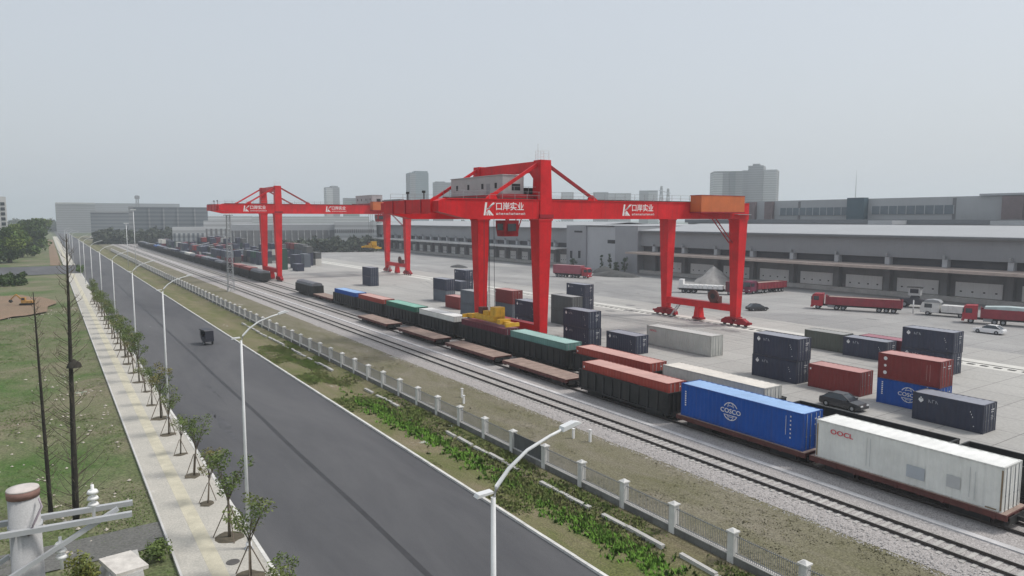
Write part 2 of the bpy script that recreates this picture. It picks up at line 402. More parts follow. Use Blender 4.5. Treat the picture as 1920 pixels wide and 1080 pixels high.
# broken concrete drain edging along the ditch
de = struct(MB().box(29.25, 29.45, 10, 150, -.5, -.16).build('drain_edge', M_plinth))
y = 12.0
while y < 130:
    L = random.uniform(1.0, 3.2)
    if nz(3, y, .11) > -.22:
        o = MB().box(-.14, .14, 0, L, -.2, .13).build('edging_slab', M_conc, de, (28.75 + .12*nz(1, y, .3), y, verge_z(28.75, y) + .02 + random.uniform(-.04, .05)))
        o.rotation_euler = (random.uniform(-.02,.02), random.uniform(-.1,.1), random.uniform(-.035,.035))
    y += L + random.choice([.03, .05, .08, .5, 1.2])

# ---------------------------------------------------------------- railway tracks
RAIL = [(-.07,0),(.07,0),(.07,.03),(.02,.045),(.02,.13),(.037,.14),(.037,.172),(-.037,.172),(-.037,.14),(-.02,.13),(-.02,.045),(-.07,.03)]
sl = MB().prism([(-1.25,0),(1.25,0),(1.25,.10),(.5,.085),(-.5,.085),(-1.25,.10)], 'y', -.125, .125).mesh('sleeper')
M_sleeper = mat('sleeper_concrete', (.40,.385,.365), .9, .25, .9, fine=.15)
TRK = {'near': 41.7, 'middle': 47.8, 'far': 52.85}
for nm, cx in TRK.items():
    t = struct(bpy.data.objects.new('railway_track', None)); col.objects.link(t); t.location = (cx, 0, 0)
    for s in (-1, 1):
        ro = MB().prism([(px + s*.7535, pz + .22) for px, pz in RAIL], 'y', -12, 900).build('rail', M_rail, t)
        MB().box(s*.7535 - .033, s*.7535 + .033, -12, 900, .3905, .395).build('rail_head', M_railtop, ro)
    nI = {'near': 300, 'middle': 150, 'far': 0}[nm]; y0 = {'near': 12.0, 'middle': 118.0, 'far': 0}[nm]
    for i in range(nI):
        link('sleeper', sl, M_sleeper, t, (random.uniform(-.03, .03), y0 + i * .6, .13))
    b = MB(); y = y0 + nI * .6 if nI else 8
    lim = {'near': 520, 'middle': 520, 'far': 215}[nm]
    while y < lim:
        b.box(-1.25, 1.25, y - .125, y + .125, .13, .225); y += .6
    o = b.build('sleepers_beyond', M_sleeper, t); o['kind'] = 'stuff'
# pale cable trough between the tracks
tr = struct(MB().box(44.35, 44.85, 8, 420, .1, .26).build('cable_trough', mat('trough_concrete', (.50,.49,.49), .85, .2, .6, fine=.1)))
# ---------------------------------------------------------------- fence along the railway
fence = thing('railway_fence', 'long grey railing fence with white square pillars beside the railway', 'fence', (30.5, 0, 0))
PITCH_F, NF, FY0 = 4.36, 104, 10.9
MB().box(-.16, .16, FY0 - 4, FY0 + PITCH_F * NF, -.45, .42).build('plinth', M_plinth, fence)
MB().box(-.19, .19, FY0 - 4, FY0 + PITCH_F * NF, .421, .47).build('coping', M_conc, fence)
pm = MB().box(-.21, .21, -.21, .21, -.45, 1.72).box(-.27, .27, -.27, .27, 1.722, 1.80).taper((0,0,1.801), .46, .46, (0,0,1.93), .12, .12).mesh('pillar')
b = MB()
k = -PITCH_F + .30
while k < -.29:
    b.box(-.011, .011, k - .011, k + .011, .47, 1.62); k += .125
for z in (.56, 1.5): b.box(-.016, .016, -PITCH_F + .22, -.22, z, z + .045)
rm = b.mesh('railing_panel')
sheetm = MB().box(-.03, .03, -PITCH_F + .22, -.22, .472, 1.66).mesh('solid_panel')
M_railing = mat('railing_grey', (.22,.225,.23), .5, .15, 1)
M_panel = mat('panel_dark', (.085,.088,.092), .6, .25, .8, streak=.3)
for i in range(NF + 1):
    y = FY0 + i * PITCH_F
    link('pillar', pm, M_pillar, fence, (random.uniform(-.015,.015), y, random.uniform(-.02,.02)), random.uniform(-.02,.02))
    if 43 < y < 47:
        o = link('solid_panel', sheetm, M_panel, fence, (0, y, 0)); o['label'] = 'dark solid sheet closing one bay of the fence'
    elif i:
        o = link('railing_panel', rm, M_railing, fence, (0, y, 0))

# ---------------------------------------------------------------- lettering
FONT_CACHE = {}
def text_mesh(s, size=1.0):
    if s in FONT_CACHE: return FONT_CACHE[s]
    cu = bpy.data.curves.new('txt', 'FONT'); cu.body = s; cu.size = 1.0; cu.align_x = 'CENTER'; cu.align_y = 'CENTER'; cu.extrude = .004
    cu.offset = .012; cu.resolution_u = 3
    o = bpy.data.objects.new('txt', cu); col.objects.link(o)
    bpy.context.view_layer.update()
    me = bpy.data.meshes.new_from_object(o.evaluated_get(bpy.context.evaluated_depsgraph_get())); me.name = 'lettering'
    me.materials.clear()
    bpy.data.objects.remove(o); FONT_CACHE[s] = me; return me
FACE_X = Matrix(((0,0,-1,0),(-1,0,0,0),(0,1,0,0),(0,0,0,1)))     # reads on a face that looks towards -x
FACE_Y = Matrix(((1,0,0,0),(0,0,-1,0),(0,1,0,0),(0,0,0,1)))      # reads on a face that looks towards -y
def put_text(s, parent, loc, h, m, face, sx=1.0, name='lettering'):
    o = link(name, text_mesh(s), m, parent)
    o.matrix_local = Matrix.Translation(loc) @ face @ Matrix.Diagonal((h * sx * 1.35, h * 1.35, 1, 1)); return o
def flat_poly(parent, name, polys, m, loc, face, s=1.0):
    b = MB()
    for p in polys:
        if len(p) > 2: b.prism(p, 'z', 0, .004)
    o = b.build(name, m, parent); o.matrix_local = Matrix.Translation(loc) @ face @ Matrix.Diagonal((s, s, 1, 1)); return o
def stroke(pts, w):
    out = []
    for a, b_ in zip(pts[:-1], pts[1:]):
        dx, dy = b_[0]-a[0], b_[1]-a[1]; L = math.hypot(dx, dy) or 1; nx, ny = -dy/L*w/2, dx/L*w/2
        out.append([(a[0]-nx,a[1]-ny),(b_[0]-nx,b_[1]-ny),(b_[0]+nx,b_[1]+ny),(a[0]+nx,a[1]+ny)])
    return out
K_LOGO = [[(-.62,-.85),(-.40,-.85),(-.18,.85),(-.42,.85)], [(-.14,.06),(.50,.85),(.86,.85),(.02,-.02)], [(-.26,-.14),(.46,.42),(.60,.62),(-.20,.06)],
          [(-.20,-.28),(.06,-.10),(.62,-.85),(.36,-.85)], [(-.26,-.85),(-.10,-.85),(-.16,-.42),(-.28,-.34)], [(.02,-.85),(.24,-.85),(-.06,-.36),(-.12,-.44)]]
def crane_sign(parent, loc, s, face=FACE_Y):
    o = flat_poly(parent, 'emblem', [[(p[0]*1.28, p[1]) for p in q] for q in K_LOGO], M_white, (loc[0] + .15*s, loc[1], loc[2]), face, 1.0 * s)
    put_text('口岸实业', parent, (loc[0] + 3.5 * s, loc[1], loc[2] + .28 * s), .86 * s, M_white, face, 1.0)
    small = []
    for i in range(12):
        x = 1.35 + i * .40
        small += stroke([(x, -.78), (x, -.52)], .07) + stroke([(x, -.53 if i % 2 else -.76), (x + .2, -.53 if i % 3 else -.66)], .07) + stroke([(x + .2, -.78), (x + .2, -.52)], .06 if i % 2 else .09)
    flat_poly(parent, 'small_lettering', small, M_white, loc, face, s)
def arc(r, a0, a1, n=14, sx=1, sy=1, cx=0, cy=0): return [(cx + sx*r*math.cos(R(a0 + (a1-a0)*i/n)), cy + sy*r*math.sin(R(a0 + (a1-a0)*i/n))) for i in range(n + 1)]

# ---------------------------------------------------------------- gantry cranes
def crane(label, y0, zg, trolley_x, spread_z, spread_x, spread_y, machine=True):
    """rails at x=58 and x=100.4, legs at local y 0 and 16.6, girder underside at zg"""
    c = thing('gantry_crane', label, 'crane', (58, y0, .04), 0, 'red rail mounted gantry cranes')
    zg = zg - .04; XF, YB = 42.4, 16.6; zt = zg + 2.65; zp = zt + 5.5
    # girders: bottom chamfered at the cantilever end over the tracks
    prof = [(-16.6, zt - .35), (-16.6, zg + .95), (-12.4, zg), (XF + 1.7, zg), (XF + 1.7, zt), (-15.6, zt)]
    for yy in (0, YB):
        g = MB().prism(prof, 'y', yy - .85, yy + .85).build('girder', M_red, c)
        b = MB()
        for x in (-8.2, 10.5, 22, 31.5): b.box(x - .05, x + .05, yy - .875, yy + .875, zg - .02, zt + .03)
        b.box(-15.4, XF + 1.6, yy - .95, yy + .95, zt - .09, zt + .025); b.box(-12.3, XF + 1.6, yy - .93, yy + .93, zg - .03, zg + .06)
        b.build('stiffener', M_red, g)
        MB().box(-15, XF + 1, yy - .06, yy + .06, zt + .03, zt + .2).build('trolley_rail', M_rail, g)
        b = MB(); s = -1 if yy == 0 else 1
        for i in range(30): b.box(-15 + i*2 - .02, -15 + i*2 + .02, yy + s*.9 - .02, yy + s*.9 + .02, zt, zt + 1.05)
        for z in (.55, 1.05): b.box(-15, 43, yy + s*.9 - .018, yy + s*.9 + .018, zt + z - .018, zt + z + .018)
        h = b.build('handrail', M_grey, g)
    MB().box(-16.9, -16.0, .86, YB - .86, zg + .75, zt - .12).build('end_beam', M_red, c)
    b = MB()
    for yy in (3.5, 8.3, 12.4): b.box(-16.98, -15.95, yy - .08, yy + .08, zg + .7, zt - .08)
    b.build('end_beam_stiffener', M_redd, c)
    for (fx, fy) in ((-15.9, 4.6), (-15.9, 9.6)):
        fl = MB().box(fx - .06, fx + .06, fy - .06, fy + .06, zt, zt + .8).build('light_post', M_wag, c); MB().box(fx - .2, fx + .14, fy - .18, fy + .18, zt + .8, zt + 1.1).build('floodlight', M_wag, fl)
    MB().box(-16.75, -16.2, 10.2, 16, zt - .1, zt + .12).build('end_platform', M_grey, c)
    MB().box(XF + .6, XF + 1.5, .86, YB - .86, zg + .4, zt - .2).build('end_beam', M_red, c)
    # legs
    for lx, lean in ((0, 0), (XF, 0)):
        for yy in (0, YB):
            l = MB().taper((lx, yy, 1.6), 1.25, 1.3, (lx, yy, zg - .25), 2.15, 2.25).build('leg', M_red, c)
            MB().box(lx - 1.2, lx + 1.2, yy - 1.2, yy + 1.2, zg - .25, zg - .035).build('leg_flange', M_red, l)
            MB().box(lx - .85, lx + .85, yy - .85, yy + .85, 1.42, 1.6).build('base_flange', M_redd, l)
        # sill beam and wheel bogies on the crane rail
        s = MB().box(lx - .55, lx + .55, .66, YB - .66, 2.5, 3.65).build('sill_beam', M_red, c)
        MB().box(lx - .62, lx + .62, .7, YB - .7, 3.652, 3.70).build('sill_cap', M_redd, s)
        for yy in (0, YB):
            for dy in (-1.5, 1.5):
                bo = MB().prism([(yy + dy - 1.35, .35), (yy + dy + 1.35, .35), (yy + dy + 1.2, .95), (yy + dy + .3, 1.4), (yy + dy - .3, 1.4), (yy + dy - 1.2, .95)], 'x', lx - .42, lx + .42).build('bogie', M_redd, c)
                for w in (-.75, .75):
                    MB().tube([(lx - .10, yy + dy + w, .36), (lx + .10, yy + dy + w, .36)], .36, 14).build('wheel', M_wheel, bo)
            MB().box(lx - .5, lx + .5, yy - 1.9, yy + 1.9, 1.1, 1.42).build('equaliser', M_redd, c)
        mid = MB().taper((lx, YB/2, .6), 1.5, 1.3, (lx, YB/2, 2.5), 1.0, 1.1).build('cable_support', M_red, c)
        MB().box(lx - .6, lx + .6, YB/2 - 1.1, YB/2 + 1.1, .2, .6).build('support_shoe', M_redd, mid)
        for yy in (-3.1, YB + 3.1):
            MB().tube([(lx, yy - .35, .75), (lx, yy + .35, .75)], .22, 10).build('buffer', M_redd, c)
    # stairway and cable reel by the yard-side legs
    b = MB(); b.bar((XF - .95, YB - 2.0, .1), (XF - .95, YB - 3.9, 2.5), .08, .2); b.bar((XF - .25, YB - 2.0, .1), (XF - .25, YB - 3.9, 2.5), .08, .2)
    for i in range(8): t = (i + .5) / 8; b.box(XF - .92, XF - .28, YB - 2.0 - 1.9*t - .1, YB - 2.0 - 1.9*t + .1, .1 + 2.4*t, .14 + 2.4*t)
    b.build('stairway', M_galv, c)
    re = MB().tube([(XF - 1.0, 4.3, 4.9), (XF - .65, 4.3, 4.9)], 1.15, 20).build('cable_reel', M_wagr, c)
    MB().tube([(XF - 1.06, 4.3, 4.9), (XF - .6, 4.3, 4.9)], .5, 12).build('reel_hub', M_dark, re)
    MB().box(XF - .65, XF + .45, 3.4, 5.2, 3.7, 4.9).build('reel_motor', M_wagr, re)
    b = MB(); b.bar((XF - 5.2, .5, zg), (XF - .9, .3, zg - 4.2), .14); b.bar((XF - 5.2, 1.3, zg), (XF - .9, 1.1, zg - 4.2), .14)
    for i in range(9): t = (i + .5)/9; b.box(XF - 5.2 + 4.3*t - .12, XF - 5.2 + 4.3*t + .12, .5, 1.2, zg - 4.2*t - .02, zg - 4.2*t + .02)
    b.build('access_ladder', M_redd, c)
    # upper frame over the track-side legs, with tie bars
    for yy in (0, YB):
        p = MB().taper((.2, yy, zg + .3), 2.1, 2.0, (.2, yy, zp), 1.75, 1.75).build('upper_post', M_red, c)
        MB().box(-.95, 1.35, yy - 1.15, yy + 1.15, zg + .1, zg + .62).build('post_collar', M_redd, p)
        for tx in (-8.3, 9.4):
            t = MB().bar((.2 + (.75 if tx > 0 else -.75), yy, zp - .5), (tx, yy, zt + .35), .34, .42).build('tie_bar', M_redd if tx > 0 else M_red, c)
            MB().prism([(tx - 1.0, zt - .02), (tx + 1.0, zt - .02), (tx + (-.1 if tx > 0 else .6), zt + .8), (tx - (.6 if tx > 0 else -.1), zt + .8)], 'y', yy - .16, yy + .16).build('tie_lug', M_red, t)
    MB().box(-.45, .85, .88, YB - .88, zp - 1.55, zp - .12).build('top_beam', M_red, c)
    MB().prism([(.87, zp - 1.56), (2.6, zp - 1.56), (.87, zp - 3.1)], 'x', -.25, .65).build('gusset', M_red, c)
    MB().prism([(YB - .87, zp - 1.56), (YB - .87, zp - 3.1), (YB - 2.6, zp - 1.56)], 'x', -.25, .65).build('gusset', M_red, c)
    b = MB()
    for x in (-.5, .9):
        for yy in (-.6, .6): b.box(x - .03, x + .03, yy - .03, yy + .03, zp, zp + 1.3)
    for z in (.5, .9, 1.3): b.box(-.5, .9, -.62, -.58, zp + z - .02, zp + z + .02); b.box(-.5, .9, .58, .62, zp + z - .02, zp + z + .02)
    b.box(-.62, -.56, -.1, -.04, zp, zp + 2.2)
    b.build('top_guard', M_lamp, c)
    # trolley with machinery house, driver's cab, ropes and spreader
    tx = trolley_x - 58
    tr = MB().box(tx - 3.4, tx + 3.6, .1, 1.2, zt + .2, zt + .75).box(tx - 3.4, tx + 3.6, YB - 1.2, YB - .1, zt + .2, zt + .75).box(tx - 3.2, tx - 2.6, 1.2, YB - 1.2, zt + .2, zt + .7).box(tx + 2.8, tx + 3.4, 1.2, YB - 1.2, zt + .2, zt + .7).build('trolley', M_redd, c)
    hs = MB().box(tx - 2.2, tx + 1.3, 1.25, YB - .7, zt + .76, zt + 3.35).build('machinery_house', M_house, c)
    MB().box(tx - 2.3, tx + 1.4, 1.15, YB - .6, zt + 3.352, zt + 3.45).build('house_roof', M_galv, hs)
    for yy in (3.0, 6.6, 10.6, 14.0):
        MB().box(tx - 2.23, tx - 2.19, yy - .28, yy + .28, zt + 1.6, zt + 2.35).build('window', M_dark, hs)
    MB().box(tx - 2.23, tx - 2.19, 4.5, 5.5, zt + .85, zt + 2.3).build('door', M_grey, hs)
    MB().box(tx - .7, tx + .7, 1.22, 1.26, zt + 1.3, zt + 2.2).build('vent', M_dark, hs)
    MB().box(tx + 1.5, tx + 3.1, 1.3, 2.8, zt + .77, zt + 1.7).build('winch_motor', M_wag, tr)
    b = MB()
    for yy in (.2, YB - .2):
        for x in (tx - 3.3, tx - 1, tx + 1.4, tx + 3.5): b.box(x - .02, x + .02, yy - .02, yy + .02, zt + .75, zt + 1.8)
        b.box(tx - 3.3, tx + 3.5, yy - .02, yy + .02, zt + 1.76, zt + 1.8)
    b.build('trolley_handrail', M_grey, tr)
    cx = tx + 3.3
    cab = MB().prism([(7.4, zg - 2.6), (9.3, zg - 2.6), (9.8, zg - 1.1), (9.8, zg - .2), (7.2, zg - .2)], 'x', cx - 1.25, cx + 1.25).build('driver_cab', M_redd, c)
    MB().box(cx - 1.28, cx - 1.25, 7.7, 9.3, zg - 1.7, zg - .7).build('cab_window', M_glass, cab)
    MB().box(cx - .75, cx + .75, 7.19, 7.22, zg - 1.8, zg - .7).build('cab_window', M_glass, cab)
    b = MB(); b.bar((cx + 1.2, 9, zg - 2.0), (cx + 2.0, 9, zg + .1), .12); b.bar((cx + 1.2, 7.6, zg - 2.0), (cx + 2.0, 7.6, zg + .1), .12)
    b.box(cx - .8, cx - .6, 7.6, 7.8, zg - .2, zt + .2); b.box(cx + .6, cx + .8, 9.2, 9.4, zg - .2, zt + .2)
    b.build('cab_hanger', M_redd, cab)
    sx, sy, sz = spread_x - 58, spread_y - y0, spread_z
    sp = MB().box(sx - .35, sx + .35, sy - 6.05, sy + 6.05, sz, sz + .5).box(sx - 1.1, sx + 1.1, sy - 6.1, sy - 5.75, sz - .05, sz + .45).box(sx - 1.1, sx + 1.1, sy + 5.75, sy + 6.1, sz - .05, sz + .45).box(sx - 1.0, sx + 1.0, sy - 2.6, sy + 2.6, sz + .35, sz + .95).box(sx - .9, sx + .9, sy + 3.4, sy + 4.2, sz + .1, sz + .75).box(sx - .9, sx + .9, sy - 4.2, sy - 3.4, sz + .1, sz + .75).build('spreader', M_yellow, c)
    MB().box(sx - .8, sx + .8, sy - 2.9, sy - 1.5, sz + .955, sz + 2.3).box(sx - .55, sx + .55, sy - .8, sy + .9, sz + .955, sz + 1.5).build('headblock', M_yellow, sp)
    MB().box(sx - .5, sx + .5, sy + 1.2, sy + 2.3, sz + .955, sz + 1.9).build('cable_basket', M_wagr, sp)
    b = MB()
    for dx in (-.5, .5):
        for dy in (-.6, .7): b.tube([(sx + dx, sy + dy, sz + 1.4), (sx + dx * .8, sy + dy, zt + .4)], .035, 5)
    b.build('hoist_rope', M_rope, sp)
    # electrical house on the yard-side end
    e = MB().box(XF - 13.2, XF - 2.6, -3.25, -.97, zg + 1.15, zg + 3.75).build('electrical_house', M_orange, c)
    MB().box(XF - 13.3, XF - 2.5, -3.3, -.96, zg + .95, zg + 1.148).build('house_bracket', M_redd, e)
    MB().box(XF - 13.3, XF - 2.5, -3.3, -.9, zg + 3.752, zg + 3.82).build('house_lid', M_redd, e)
    MB().box(XF - 2.2, XF + 1.4, -1.6, -.9, zg + .7, zg + .8).build('walkway', M_grey, e)
    # lettering on the camera-side girder
    crane_sign(c, (-9.3, -.862, zg + 1.32), 1.0); crane_sign(c, (15.2, -.862, zg + 1.32), 1.0)
    return c
crane('large red gantry crane in the foreground, its yellow spreader over a wagon', 80.0, 18.8, 54.6, 4.0, 52.85, 85.5)
crane('smaller looking red gantry crane farther back beside the tall lattice mast', 214.7, 20.5, 91.0, 9.0, 91.0, 223)

# crane rails with the row of dark anchor plates
M_plate = mat('anchor_plate', (.05,.048,.045), .7, .2)
pl = MB().box(-.32, .32, -.42, .42, .03, .065).mesh('anchor_plate')
M_strip = mat('rail_strip', (.56,.55,.51), .85, .1, .4)
for x in (58.0, 100.4):
    t = struct(bpy.data.objects.new('crane_rail', None)); col.objects.link(t); t.location = (x, 0, 0)
    MB().box(-.05, .05, -30, 420, .036, .09).build('rail', M_rail, t)
    if x > 60:
        st = MB().box(-2.6, 2.4, -30, 420, .026, .035).build('foundation_strip', M_strip, t)
        for i in range(110): link('anchor_plate', pl, M_plate, t, (-1.2, 26 + i * 1.55, .008))

# ---------------------------------------------------------------- shipping containers
ROOF = {'blue': (.27,.42,.66), 'brick': (.52,.31,.27), 'red': (.46,.24,.22), 'palegreen': (.30,.47,.43), 'green': (.20,.42,.33), 'white': (.74,.74,.71), 'offwhite': (.64,.60,.54), 'navy': (.25,.26,.30), 'maroon': (.33,.13,.16)}   # faded, dusty tops, with bright sky light from above painted into the colour
def cmat(name, c, roof_dust_light=.45):
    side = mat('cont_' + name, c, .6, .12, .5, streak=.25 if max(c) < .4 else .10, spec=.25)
    rf = ROOF.get(name) or tuple(x * (1 - roof_dust_light) + d * roof_dust_light for x, d in zip(c, (.50, .49, .48)))  # paler mix covers dust and the sky light painted onto the top
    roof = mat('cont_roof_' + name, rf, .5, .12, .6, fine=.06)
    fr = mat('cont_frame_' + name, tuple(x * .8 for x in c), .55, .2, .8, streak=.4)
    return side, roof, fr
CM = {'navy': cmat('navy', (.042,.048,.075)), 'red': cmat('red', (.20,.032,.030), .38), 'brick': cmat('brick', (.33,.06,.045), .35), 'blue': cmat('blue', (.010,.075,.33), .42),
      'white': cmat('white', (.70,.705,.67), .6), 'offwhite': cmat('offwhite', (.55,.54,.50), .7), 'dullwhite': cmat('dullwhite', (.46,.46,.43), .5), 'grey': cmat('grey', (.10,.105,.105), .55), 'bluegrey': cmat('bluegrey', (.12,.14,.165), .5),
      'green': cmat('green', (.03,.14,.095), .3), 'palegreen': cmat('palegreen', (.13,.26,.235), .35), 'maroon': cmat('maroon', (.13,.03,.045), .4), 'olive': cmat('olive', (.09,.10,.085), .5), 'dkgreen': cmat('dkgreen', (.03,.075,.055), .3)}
CMESH = {}
def cmeshes(L, H):
    k = (L, H)
    if k in CMESH: return CMESH[k]
    W = 2.438; w = W / 2; l = L / 2; d = {}
    def corr(u0, u1, pitch, depth):
        n = max(2, round((u1 - u0) / pitch)); p = (u1 - u0) / n; pts = []
        for i in range(n):
            a = u0 + i * p; pts += [(a, 0), (a + p*.28, 0), (a + p*.5, depth), (a + p*.78, depth)]
        return pts + [(u1, 0)]
    def panel(f, pts, z0, z1):
        b = MB(); vs = []
        for u, dd in pts: vs += [f(u, dd, z0), f(u, dd, z1)]
        fs = [(2*i, 2*i+2, 2*i+3, 2*i+1) for i in range(len(pts) - 1)]
        return b.add(vs, fs)
    z0, z1 = .17, H - .10
    pts = corr(-l + .12, l - .12, .42, .036)
    d['side_panel'] = [panel(lambda u, dd, z: (-w + .022 + dd, -u, z), pts, z0, z1).mesh('side_panel'), panel(lambda u, dd, z: (w - .022 - dd, u, z), pts, z0, z1).mesh('side_panel')]
    e = corr(-w + .12, w - .12, .35, .04)
    d['end_panel'] = panel(lambda u, dd, z: (-u, l - .03 - dd, z), e, z0, z1).mesh('end_panel')
    b = MB(); vs = []; rp = corr(-l + .12, l - .12, .6, .02)
    for u, dd in rp: vs += [(-w + .08, u, H - .025 - dd), (w - .08, u, H - .025 - dd)]
    d['roof'] = b.add(vs, [(2*i, 2*i+1, 2*i+3, 2*i+2) for i in range(len(rp) - 1)]).mesh('roof')
    b = MB()
    for sx in (-1, 1):
        for sy in (-1, 1):
            b.box(min(sx*w, sx*(w-.12)), max(sx*w, sx*(w-.12)), min(sy*l, sy*(l-.12)), max(sy*l, sy*(l-.12)), .118, H - .118)
            for zz in (0, H - .118): b.box(min(sx*(w+.003), sx*(w-.16)), max(sx*(w+.003), sx*(w-.16)), min(sy*(l+.003), sy*(l-.18)), max(sy*(l+.003), sy*(l-.18)), zz, zz + .118)
        b.box(min(sx*w, sx*(w-.08)), max(sx*w, sx*(w-.08)), -l + .18, l - .18, .02, .17); b.box(min(sx*w, sx*(w-.08)), max(sx*w, sx*(w-.08)), -l + .18, l - .18, H - .10, H - .01)
    for sy in (-1, 1):
        b.box(-w + .16, w - .16, min(sy*l, sy*(l-.1)), max(sy*l, sy*(l-.1)), .02, .17); b.box(-w + .16, w - .16, min(sy*l, sy*(l-.1)), max(sy*l, sy*(l-.1)), H - .12, H - .01)
    d['frame'] = b.mesh('frame')
    d['floor'] = MB().box(-w + .08, w - .08, -l + .1, l - .1, .05, .13).mesh('floor')
    d['door'] = [MB().box(-w + .122, -.012, -l + .02, -l + .07, .172, H - .122).box(-w + .2, -.09, -l + .012, -l + .02, .3, .9).box(-w + .2, -.09, -l + .012, -l + .02, 1.0, 1.6).box(-w + .2, -.09, -l + .012, -l + .02, 1.7, H - .25).mesh('door'),
                 MB().box(.012, w - .122, -l + .02, -l + .07, .172, H - .122).box(.09, w - .2, -l + .012, -l + .02, .3, .9).box(.09, w - .2, -l + .012, -l + .02, 1.0, 1.6).box(.09, w - .2, -l + .012, -l + .02, 1.7, H - .25).mesh('door')]
    lr = []
    for s in (-1, 1):
        b = MB()
        for x in (.32, .82):
            b.tube([(s*x, -l - .012, .1), (s*x, -l - .012, H - .08)], .022, 6); b.box(s*x - .05, s*x + .05, -l - .03, -l + .02, 1.05, 1.12)
        lr.append(b.mesh('lock_rods'))
    d['lock_rods'] = lr
    far = MB().box(-w, w, -l, l, 0, H).mesh('container_shell')
    d['shell'] = far
    CMESH[k] = d; return d
H8, H9 = 2.591, 2.896
def marks(c, kind, L, H, colr):
    """white code columns and emblems as on real boxes"""
    w, l = 1.219, L / 2; x = -w - .004
    def bars(parent, lst, m=M_mark):
        b = MB()
        for (y0, y1, z0, z1) in lst: b.box(x - .002, x + .002, y0, y1, z0, z1)
        b.build('code_marking', m, parent)
    def endcode(rows):
        b = MB()
        for (x0, x1, z0, z1) in rows: b.box(x0, x1, -l - .002, -l + .012, z0, z1)
        b.build('door_marking', M_mark, c)
    if kind == 'navy':
        flat_poly(c, 'emblem', [[(.0,-.5),(.42,-.1),(.3,.3),(0,.1)], [(0,-.5),(-.42,-.1),(-.3,.3),(0,.1)], [(-.12,.2),(.12,.2),(.12,.5),(-.12,.5)]], M_mark, (x, l - .75, H - .62), FACE_X, .55)
        lt = []
        for i in range(3): lt += stroke([(i*.34, -.16), (i*.34, .16), (i*.34 + .2, .16 if i % 2 else -.16)], .07)
        flat_poly(c, 'lettering', lt, mat('marking_faded', (.30,.31,.34), .6, .15, 2), (x, l - 1.45, H - .62), FACE_X, .9)
        bars(c, [(-l + 1.05 - .1*k, -l + 1.10 - .1*k, H - .75 - .22*k - .12, H - .75 - .22*k) for k in range(3)] + [(-l + .72, -l + .80, .5, .58)])
        endcode([(.18, .75, H - .62, H - .55), (.18, .6, H - .82, H - .76), (.2, .55, H - 1.15, H - 1.11), (.2, .62, H - 1.3, H - 1.26), (.2, .5, H - 1.45, H - 1.41)])
    elif kind == 'red':
        b = MB()
        for k in range(3): flat_poly(c, 'emblem', [arc(.2, 0, 360, 10)[:-1]], M_mark, (x, l - .75, H - .5 - .72*k), FACE_X, .95 if k % 2 == 0 else .7)
        bars(c, [(-l + 1.25, -l + 1.29, .6, H - .5), (-l + .95, -l + .99, .5, H - .45)], mat('marking_dim', (.42,.22,.2), .6, .2, 2))
        endcode([(.18, .75, H - .62, H - .54), (.18, .6, H - .85, H - .78), (-.8, -.4, H - .6, H - .55)])
    elif kind == 'blue':
        bars(c, [(l - .62, l - .48, .95 + .2*k, 1.08 + .2*k) for k in range(7)])
        bars(c, [(-l + 1.50, -l + 1.53, .95, H - .45)] + [(-l + 1.06, -l + 1.16, .75 + .33*k, .87 + .33*k) for k in range(6)])
        put_text('COSCO', c, (x, .65 if L > 8 else -.15, H * .53), .40, M_mark, FACE_X, 1.1)
        r = [] ; rr = .86
        r += stroke(arc(rr, 30, 150), .08) + stroke(arc(rr, 212, 328), .08) + stroke(arc(rr, 40, 140, sx=.5, sy=.98), .05) + stroke(arc(rr, 222, 318, sx=.5, sy=.98), .05) + stroke(arc(.62, 50, 130, sy=.9), .05) + stroke(arc(.62, 230, 310, sy=.9), .05) + stroke([(-.80, -.40), (.80, -.40)], .06)
        flat_poly(c, 'emblem', r, M_mark, (x, .65 if L > 8 else -.15, H * .53), FACE_X, .86)
        endcode([(.2, .45, H - .6, H - .5), (.62, .8, H - .55, H - .45), (.2, .35, H - 1.05, H - .95), (.62, .75, H - 1.0, H - .92)])
    elif kind == 'white':
        put_text('OOCL', c, (x, l - 1.95 if colr == 'big' else l - 1.3, H - .66), .36 if colr == 'big' else .30, M_mark_red, FACE_X, 1.25)
        if colr == 'big':
            pm_ = mat('patch_blue', (.40,.43,.46), .6, .08, 1); pg_ = mat('patch_grey', (.46,.47,.47), .6, .08, 1)
            bars(c, [(-1.63, -.47, .62, 1.45)], pm_); bars(c, [(-3.75, -2.95, .75, 1.55)], pg_)
            bars(c, [(2.25, 2.28, .5, H - .4), (2.0, 2.03, .5, H - .4), (-4.3, -4.27, .5, H - .5), (-4.6, -4.57, .4, H - .7)], pg_)
            rs = mat('rust_edge', (.22,.16,.10), .8, .3, 2)
            bars(c, [(-l + .02, -l + .12, .2, H - .2), (l - .14, l - .04, .2, H - .3), (-l + .3, -l + .9, .18, .26)], rs)
    elif kind == 'dots':
        bars(c, [(l - .35, l - .18, H - .62, H - .42)]); endcode([(.3, .5, H - .5, H - .4)])
CONT = []
